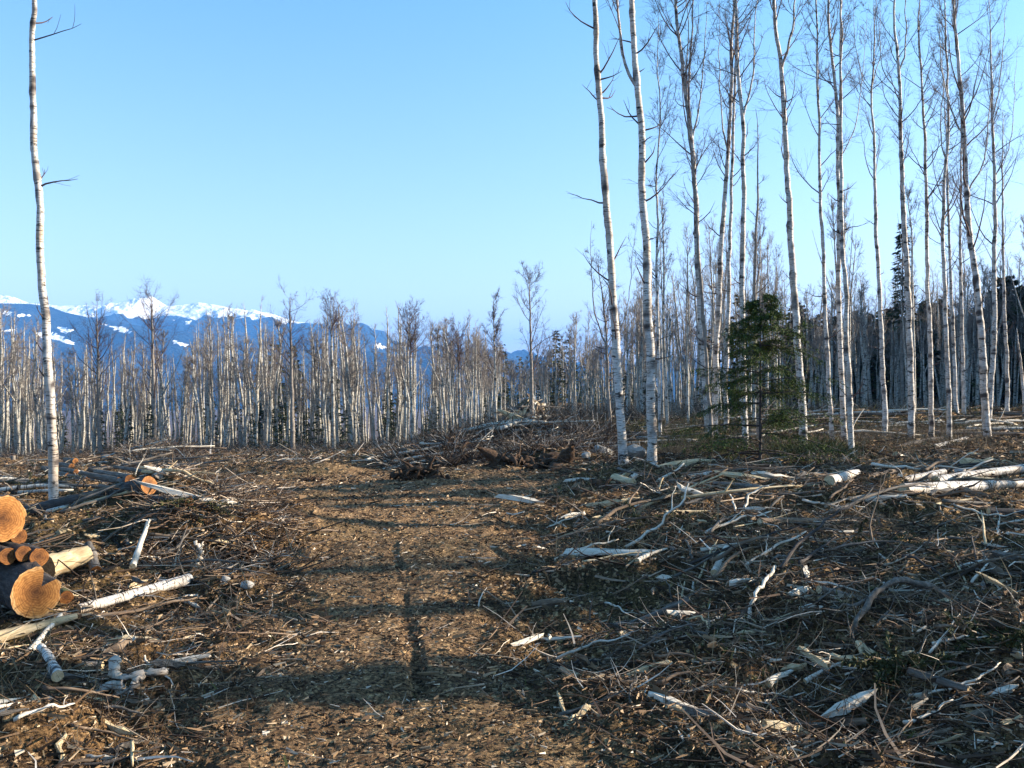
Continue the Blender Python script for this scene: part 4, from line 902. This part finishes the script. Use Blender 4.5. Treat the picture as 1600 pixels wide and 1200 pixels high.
zone_scatter(50, 1190, 1640, 645, 688, POL, 'pole', (2.5, 6.5), (4, 7), 'pale felled pole lying among the birches at the right', 'pole', PG + ' among the right birches', (0.15, 0.3), 0.04, tp=0.03)
zone_scatter(24, 400, 760, 703, 735, POL, 'pole', (0.8, 2.5), (2, 4), 'felled pole lying on the flat ground before the far stand', 'pole', PG + ' before the far stand', (0.05, 0.3), 0.01, tp=0)
zone_scatter(22, 690, 860, 640, 672, POL, 'pole', (1.5, 4.0), (3.5, 6), 'felled pole around the brown heap in the gap', 'pole', PG + ' around the brown heap', (0.2, 0.6), 0.1, tp=0.1)
CG = 'broken wood chunks'
zone_scatter(60, 782, 850, 634, 668, CHK, 'wood_chunk', (0.5, 1.6), (0.5, 1.1), 'chunk of broken wood on the brown heap in the gap', 'wood chunk', CG + ' on the brown heap', (0.3, 1.0), 0.2, avoid=False)
zone_scatter(90, 840, 1640, 800, 1140, CHK, 'wood_chunk', (0.09, 0.34), (0.10, 0.30), 'pale chunk of broken wood in the slash right of the track', 'wood chunk', CG + ' right of the track', (0.3, 1.0), 0.05, tp=0)
zone_scatter(70, -60, 480, 800, 1190, CHK, 'wood_chunk', (0.09, 0.32), (0.10, 0.30), 'pale chunk of broken wood on the left bank', 'wood chunk', CG + ' on the left bank', (0.3, 1.0), 0.05, tp=0)
zone_scatter(60, -60, 1600, 715, 800, CHK, 'wood_chunk', (0.25, 0.8), (0.3, 0.6), 'chunk of broken wood on the far side of the cleared ground', 'wood chunk', CG + ' on the far side', (0.2, 0.6), 0.05, tp=0)
# sawn rounds far left: small orange ends
for k, (u, v, rp) in enumerate([(88, 742, 4), (100, 740, 4.5), (112, 738, 4), (106, 746, 4), (119, 745, 3.5), (118, 728, 4), (124, 704, 3), (172, 716, 3), (172, 754, 3.5), (136, 756, 4), (202, 773, 4.5), (186, 770, 3.5), (98, 765, 4), (210, 765, 4), (244, 757, 3)]):
    x, y = pix(u, v); z = hz(x, y); rr = rp / F * y * 1.15
    log('small sawn log with an orange end in the scattered heap behind the lone left birch', (x, y, z + rr * 0.8), (x - 0.9, y + 0.9, z + rr * 0.8), rr, rr * 0.9, 'greybark', True, name='sawn_log', seed=200 + k, n=10, group='small sawn logs behind the lone left birch')

# ------------------------------------------------------------------ litter that nobody could count
rl = np.random.default_rng(5)
def polar(N, r0, r1, p, th=36):
    """world density falls off with distance"""
    e = 1 - p; u = rl.random(N); r = (r0 ** e + u * (r1 ** e - r0 ** e)) ** (1 / e); a = np.radians(rl.uniform(-th, th, N)); return r * np.sin(a), r * np.cos(a), r
def slivers(name, label, cat, N, r0, r1, p, Lf, wf, m, roadk=1.0, K=2, tilt=0.25, thr=None, up=0.0, clump=None, flat=1.0, bias=0.0):
    x, y, r = polar(N, r0, r1, p); ro = road(x, y)
    keep = rl.random(N) < (1 - ro * (1 - roadk))
    if clump: keep &= fbm(x * clump[0], y * clump[0], 3, 61) + rl.normal(size=N) * 0.12 > clump[1]
    x, y, r = x[keep], y[keep], r[keep]; M = len(x)
    z = height(x, y); L = Lf(r) * np.exp(np.clip(rl.normal(size=M) * 0.5, -1.2, 0.7)); L = np.where(r < 6.5, np.minimum(L, 0.42), L); az = rl.random(M) * 2 * PI if not bias else bias + rl.normal(size=M) * 0.8
    D = np.stack([np.cos(az), np.sin(az), rl.normal(size=M) * tilt + up], -1); w = wf(r) * np.exp(rl.normal(size=M) * 0.35)
    S0 = np.stack([x, y, z + w * 0.6 + np.abs(rl.normal(size=M)) * 0.006], -1)
    P = grow(S0, D, L, K, 0, 0.0 if K == 2 else 0.16, rl)
    R = taper(w, w * 0.35, K)
    V, Q, T = tubes(P, R, 3, flat=flat); mb = MB(); mb.add(V, Q, T)
    tag(mb.obj(name, MAT[m], smooth=False), label, cat, kind='stuff')
slivers('wood_chips', 'fine wood chips and splinters covering the churned ground', 'wood chips', 190000, 3.6, 60, 0.75, lambda r: 0.022 * (0.7 + r / 9), lambda r: 0.0042 * (0.7 + r / 9), 'chips', 0.65, flat=0.5)
slivers('bark_scraps', 'larger scraps of bark and split wood strewn over the ground', 'bark scraps', 34000, 3.6, 60, 0.7, lambda r: 0.055 * (0.8 + r / 14), lambda r: 0.009 * (0.8 + r / 14), 'chips', 0.08, flat=0.5, clump=(0.5, -0.15))
slivers('twig_litter', 'tangle of thin twigs lying over the slash', 'twigs', 60000, 3.6, 50, 0.8, lambda r: 0.20 * (0.7 + r / 25), lambda r: 0.0024 * (0.8 + r / 12), 'slash', 0.04, K=4, tilt=0.22, clump=(0.45, -0.12))
slivers('slash', 'mass of small broken branches in the slash', 'slash', 16000, 4.0, 65, 0.6, lambda r: 0.34 * (0.7 + r / 25), lambda r: 0.006 * (0.8 + r / 14), 'slash', 0.03, K=4, tilt=0.12, clump=(0.35, -0.05))
slivers('dry_grass', 'dry brown weeds and stalks standing in the slash', 'dry grass', 16000, 5.0, 45, 0.6, lambda r: 0.16 * (0.8 + r / 25), lambda r: 0.0016 * (0.8 + r / 10), 'dry', 0.02, K=3, up=1.6, tilt=0.9, clump=(0.6, 0.10))
slivers('moss', 'low green and yellow moss tufts between the branches', 'moss', 24000, 4.0, 50, 0.6, lambda r: 0.035 * (0.8 + r / 12), lambda r: 0.004 * (0.8 + r / 10), 'moss', 0.05, K=2, up=0.8, tilt=0.5, clump=(0.9, 0.33))
# brush in the far band under the trees
def brush(name, label, cat, boxes, m, Lr, w, up, K=4, seed=0):
    r = np.random.default_rng(seed); mb = MB()
    for (u0, u1, y0, y1, N) in boxes:
        y = r.uniform(y0, y1, N); u = r.uniform(u0, u1, N); x = (u - CX) / F * y; z = height(x, y); az = r.random(N) * 2 * PI
        D = np.stack([np.cos(az), np.sin(az), r.uniform(0, up, N)], -1); P = grow(np.stack([x, y, z], -1), D, r.uniform(*Lr, N), K, -0.05, 0.2, r)
        mb.add(*tubes(P, taper(np.full(N, w), w * 0.4, K), 3))
    tag(mb.obj(name, MAT[m], smooth=False), label, cat, kind='stuff')
brush('underbrush', 'brown tangle of underbrush along the foot of the stands', 'brush', [(-200, 780, 66, 100, 15000), (780, 1010, 50, 90, 5000), (1000, 1800, 48, 95, 12000)], 'slash', (0.4, 1.5), 0.012, 1.6, seed=3)
brush('berm_brush', 'dark brown brush piled along the berm left of the rocks', 'brush', [(690, 960, 22.5, 29, 6000), (600, 720, 23, 27, 1000), (200, 300, 36, 42, 3500)], 'slash', (0.3, 1.1), 0.010, 0.9, seed=8)
brush('bank_brush', 'low brown brush on the left bank beside the logs', 'brush', [(230, 450, 9.0, 12.6, 3200)], 'slash', (0.12, 0.4), 0.006, 0.5, seed=12)
brush('weeds', 'dry brown weeds around the feet of the birches', 'weeds', [(1030, 1560, 24, 40, 9000), (1000, 1200, 19, 24, 2500)], 'dry', (0.2, 0.6), 0.0035, 3.0, 3, 4)
brush('green_slash', 'green fir boughs strewn over the berm behind the birches', 'boughs', [(840, 1240, 30, 48, 7000), (1040, 1130, 24, 27, 2500), (1200, 1330, 21, 25, 2500), (1250, 1620, 36, 50, 4000)], 'moss', (0.15, 0.6), 0.010, 1.0, 4, 5)
# cut fir boughs
def bough(label, u, v, L, seed):
    r = np.random.default_rng(seed); x, y = pix(u, v); n = 14
    az = r.uniform(0, 2 * PI, n); D = np.stack([np.cos(az), np.sin(az), r.uniform(0.1, 0.7, n)], -1); P1 = grow(np.zeros((n, 3)) + r.normal(size=(n, 3)) * [L * .25, L * .15, 0.01], D, r.uniform(0.5, 1.0, n) * L, 6, -0.12, 0.1, r)
    o = empty('fir_bough', (x, y, hz(x, y)), label, 'bough', 'cut fir boughs'); sb = MB(); sb.add(*tubes(P1, taper(np.full(n, 0.007), 0.003, 6), 4)[:2]); sb.obj('stem', MAT['stick'], o)
    idx = np.repeat(np.arange(n), 120); S2, D2 = at_t(P1, idx, r.uniform(0.1, 1, len(idx))); D3 = norm(D2 + r.normal(size=D2.shape) * 0.7); Ln = r.uniform(0.02, 0.06, len(idx))[:, None]
    sd = norm(np.cross(D3, r.normal(size=D3.shape))) * 0.006; V = np.stack([S2, S2 + D3 * Ln * .5 + sd, S2 + D3 * Ln, S2 + D3 * Ln * .5 - sd], 1)
    fb = MB(); fb.add(V.reshape(-1, 3), np.arange(len(idx) * 4).reshape(-1, 4)); fb.obj('needles', MAT['boughleaf'], o, smooth=False)
for k, (lab, u, v, L) in enumerate([('green fir bough in the sunlit slash under the long brown pole', 1348, 852, 0.55), ('green fir bough in the shade at the lower right', 1395, 1032, 0.35), ('fir bough beside the grey board in the lower right corner', 1545, 1000, 0.4),
        ('dark fir bough right of the little hemlock at the foot of the stout birch', 1290, 722, 1.0), ('dark fir bough under the little hemlock', 1150, 720, 1.0), ('mossy bough on the left bank near the fallen log', 60, 770, 0.6), ('fir bough left of the dark hollow', 310, 800, 0.5),
        ('yellow-green bough at the middle of the slash', 1030, 830, 0.5), ('mossy tuft at the bottom right edge', 1450, 1120, 0.3), ('dark bough at the right under the trees', 1560, 672, 1.6)]):
    bough(lab, u, v, L, 60 + k)

# ------------------------------------------------------------------ haze
def haze():
    mb = MB(); x0, x1, y0, y1, z0, z1 = -17000, 17000, -17000, 17000, -160, 840
    V = [(x, y, z) for z in (z0, z1) for x, y in ((x0, y0), (x1, y0), (x1, y1), (x0, y1))]
    Q = [(3, 2, 1, 0), (4, 5, 6, 7), (0, 1, 5, 4), (1, 2, 6, 5), (2, 3, 7, 6), (3, 0, 4, 7)]
    mb.add(V, Q); m = bpy.data.materials.new('haze_air'); m.use_nodes = True; n = m.node_tree
    n.nodes.remove(n.nodes['Principled BSDF']); v = n.nodes.new('ShaderNodeVolumePrincipled'); n.links.new(v.outputs[0], n.nodes['Material Output'].inputs['Volume'])
    v.inputs['Density'].default_value = HAZE; v.inputs['Color'].default_value = (0.14, 0.42, 1.0, 1); v.inputs['Anisotropy'].default_value = 0.0
    o = mb.obj('haze', m, smooth=False); tag(o, 'thin blue haze over the valley', 'haze', kind='stuff')
HAZE = 0.0001
haze()

# ------------------------------------------------------------------ a label of its own for every repeat
ORD = ['nearest', 'second nearest', 'third nearest', 'fourth nearest', 'fifth nearest', 'sixth nearest', 'seventh nearest', 'eighth nearest', 'ninth nearest', 'tenth nearest']
NUM = ['first', 'second', 'third', 'fourth', 'fifth', 'sixth', 'seventh', 'eighth', 'ninth', 'tenth', 'eleventh', 'twelfth', 'thirteenth', 'fourteenth', 'fifteenth', 'sixteenth', 'seventeenth', 'eighteenth', 'nineteenth', 'twentieth'] + ['twenty-' + w for w in ('first', 'second', 'third', 'fourth', 'fifth', 'sixth', 'seventh', 'eighth', 'ninth')] + ['thirtieth'] + ['thirty-' + w for w in ('first', 'second', 'third', 'fourth', 'fifth', 'sixth', 'seventh', 'eighth', 'ninth')]
COL = {'stick_bark': 'brown', 'weathered_bark': 'grey', 'peeled_wood': 'whitish', 'pale_wood': 'tan', 'dark_bark': 'dark', 'birch_bark': 'white-barked', 'forest_bark': 'pale'}
LM = [('flat grey-white slab', 975, 866), ('two long white logs', 1450, 768), ('lone left birch', 87, 797), ('heart-shaped log end', 57, 965), ('long dark fallen log', 160, 808), ('little hemlock', 1193, 726), ('pair of leaning birches', 995, 728),
      ('largest pale rock', 940, 714), ('fanned pole pile', 680, 705), ('brown heap', 820, 655), ('twin white trunks', 1325, 712), ('twisted broken branch', 190, 1080), ('pale forked snag', 300, 890), ('long brown sloping pole', 1262, 824), ('bright white stub', 1220, 1053),
      ('grey board', 1465, 1050), ('long curved grey branch', 1410, 965), ('hook-ended pale piece', 1020, 884), ('thick straight birch', 1425, 687), ('big leaning birch', 1543, 690), ('brush heap', 250, 720), ('middle root wad', 655, 752), ('small grey stump', 1498, 748),
      ('dark half-buried log', 1040, 945), ('split white chunk', 1126, 882), ('white birch log', 210, 930), ('small bent white stick', 1567, 862), ('small root wad', 488, 752), ('low rounded stump', 1195, 793), ('green bough', 1348, 852), ('split pale slab', 107, 885),
      ('pair of tyre ruts', 610, 840), ('stone at the track rim', 385, 922), ('lower left corner', 20, 1130), ('right edge', 1600, 900), ('lower right corner', 1600, 1130)]
LMW = [(n_,) + pix(u, v) for n_, u, v in LM]
def spot(o):
    m = o.location; 
    return CX + F * m.x / max(m.y, 0.1), m.x, m.y
def uniq(groups, kind):
    obs = [o for o in C.objects if o.parent is None and o.get('group') in groups]
    sz = sorted(max(o.scale) for o in obs); a, b = sz[len(sz) // 3], sz[2 * len(sz) // 3]
    fam = {}
    for o in obs:
        u, x, y = spot(o); s_ = max(o.scale); size = 'short' if s_ < a else ('mid-length' if s_ < b else 'long')
        col = COL.get(o.data.materials[0].name, 'brown')
        dd, n_, lx, ly = min((math.hypot(x - lx, y - ly), n_, lx, ly) for n_, lx, ly in LMW)
        dr = ('left of' if x < lx else 'right of') if abs(x - lx) > abs(y - ly) * 0.6 else ('in front of' if y < ly else 'behind')
        fam.setdefault((size, col, dr, n_), []).append((dd, o.name))
    for (size, col, dr, n_), L in fam.items():
        L.sort()
        for i, (_, nm_) in enumerate(L):
            t = '%s %s %s %s the %s' % (size, col, kind, dr, n_)
            if len(L) > 1: t += ', nearest to it' if i == 0 else ', %s nearest' % NUM[i]
            bpy.data.objects[nm_]['label'] = t
def uniq_trees(g, kind, place, lms):
    obs = [o for o in bpy.context.scene.collection.objects if o.parent is None and o.get('group') == g]
    hs = sorted(o.scale[2] for o in obs); a, b = hs[len(hs) // 3], hs[2 * len(hs) // 3]; fam = {}
    for o in obs:
        u, x, y = spot(o); up = o.rotation_euler.to_matrix() @ Vector((0, 0, 1)); h = 'short' if o.scale[2] < a else ('middling' if o.scale[2] < b else 'tall')
        ln = 'right-leaning' if up.x > 0.03 else ('left-leaning' if up.x < -0.03 else 'upright')
        n_, lu = min(lms, key=lambda q: abs(q[1] - u)); key = (h, ln, 'left' if u < lu else 'right', n_); fam.setdefault(key, []).append((abs(u - lu), o.name))
    for (h, ln, side, n_), L in fam.items():
        L.sort()
        for i, (_, nm_) in enumerate(L):
            bpy.data.objects[nm_]['label'] = '%s %s %s %s, %s such one %s of the %s' % (h, ln, kind, place, NUM[min(i, 38)], side, n_)
allg = {o.get('group') for o in C.objects if o.get('group')}
uniq([g for g in allg if g.startswith('loose sticks')], 'stick'); uniq([g for g in allg if g.startswith('felled poles')], 'pole'); uniq([g for g in allg if g.startswith('broken wood')], 'wood chunk')
LL = [('left frame edge', -40), ('lone left birch', 84), ('slim grey tree', 156), ('snowy peak', 242), ('frosted ridge middle', 340), ('ridge-end tree', 458), ('dark slope end', 600), ('pole pile', 700)]
uniq_trees('birches of the far left stand', 'birch', 'in the far stand', LL); uniq_trees('spruces of the far left stand', 'spruce', 'in the far stand', LL)
uniq_trees('spruces near the end of the snowy ridge', 'spruce', 'above the far stand', [('ridge-end tree', 458)])
LR = [('hemlock', 1190), ('leaning pair', 1000), ('stout birch', 1255), ('twin trunks', 1325), ('stubbed birch', 1383), ('thick birch', 1425), ('split-top birch', 1483), ('big leaning birch', 1540), ('right frame edge', 1610)]
uniq_trees('birches of the dark wood at the right', 'birch', 'in the dark wood', LR); uniq_trees('spruces at the back of the dark wood', 'spruce', 'behind the wood', LR)
uniq_trees('tall spruces at the right edge', 'dark spruce', 'at the side', LR); uniq_trees('spruces behind the birch clump', 'spruce', 'behind the clump', LR)
LG = [('brown heap', 820), ('leaning pair', 965), ('gap tree', 832), ('thin gap-side tree', 776)]
uniq_trees('low green spruces at the front of the far left stand', 'low spruce', 'in front', LL)
uniq_trees('thin birches close behind the dense clump', 'thin birch', 'behind the clump', LR); uniq_trees('thin birches between the right-hand birches and the dark wood', 'thin birch', 'in mid-wood', LR)
for g, kd, pl in (('birches behind the gap', 'birch', 'past the gap'), ('spruces behind the gap', 'small spruce', 'past the gap'), ('spruces on the distant rise', 'distant spruce', 'on the rise'), ('birches by the brown heap', 'birch', 'by the slope')): uniq_trees(g, kd, pl, LG)
for o in [o for o in C.objects if o.parent is None and o.get('group') in ('small sawn logs behind the lone left birch',)]:
    pass
for g, kd in (('spruces shading the dark wood beyond the right edge', 'tall spruce by the dark wood'), ('trees beyond the right edge', 'birch'), ('spruces beyond the right edge', 'spruce')):
    for i, o in enumerate(sorted([o for o in C.objects if o.get('group') == g and o.parent is None], key=lambda o: o.location.y)):
        o['label'] = '%s, beyond the right edge, %s nearest to the viewer' % (kd, NUM[i])
sl = sorted([o for o in C.objects if o.get('group') == 'small sawn logs behind the lone left birch' and o.parent is None], key=lambda o: spot(o)[0])
for i, o in enumerate(sl): o['label'] = 'small sawn log with orange end behind the lone left birch, %s from the left' % NUM[i]

for o in C.objects:
    if o.get('label') and len(o['label'].replace('-', ' ').split()) > 16: print('LONG', o.name, o['label'])
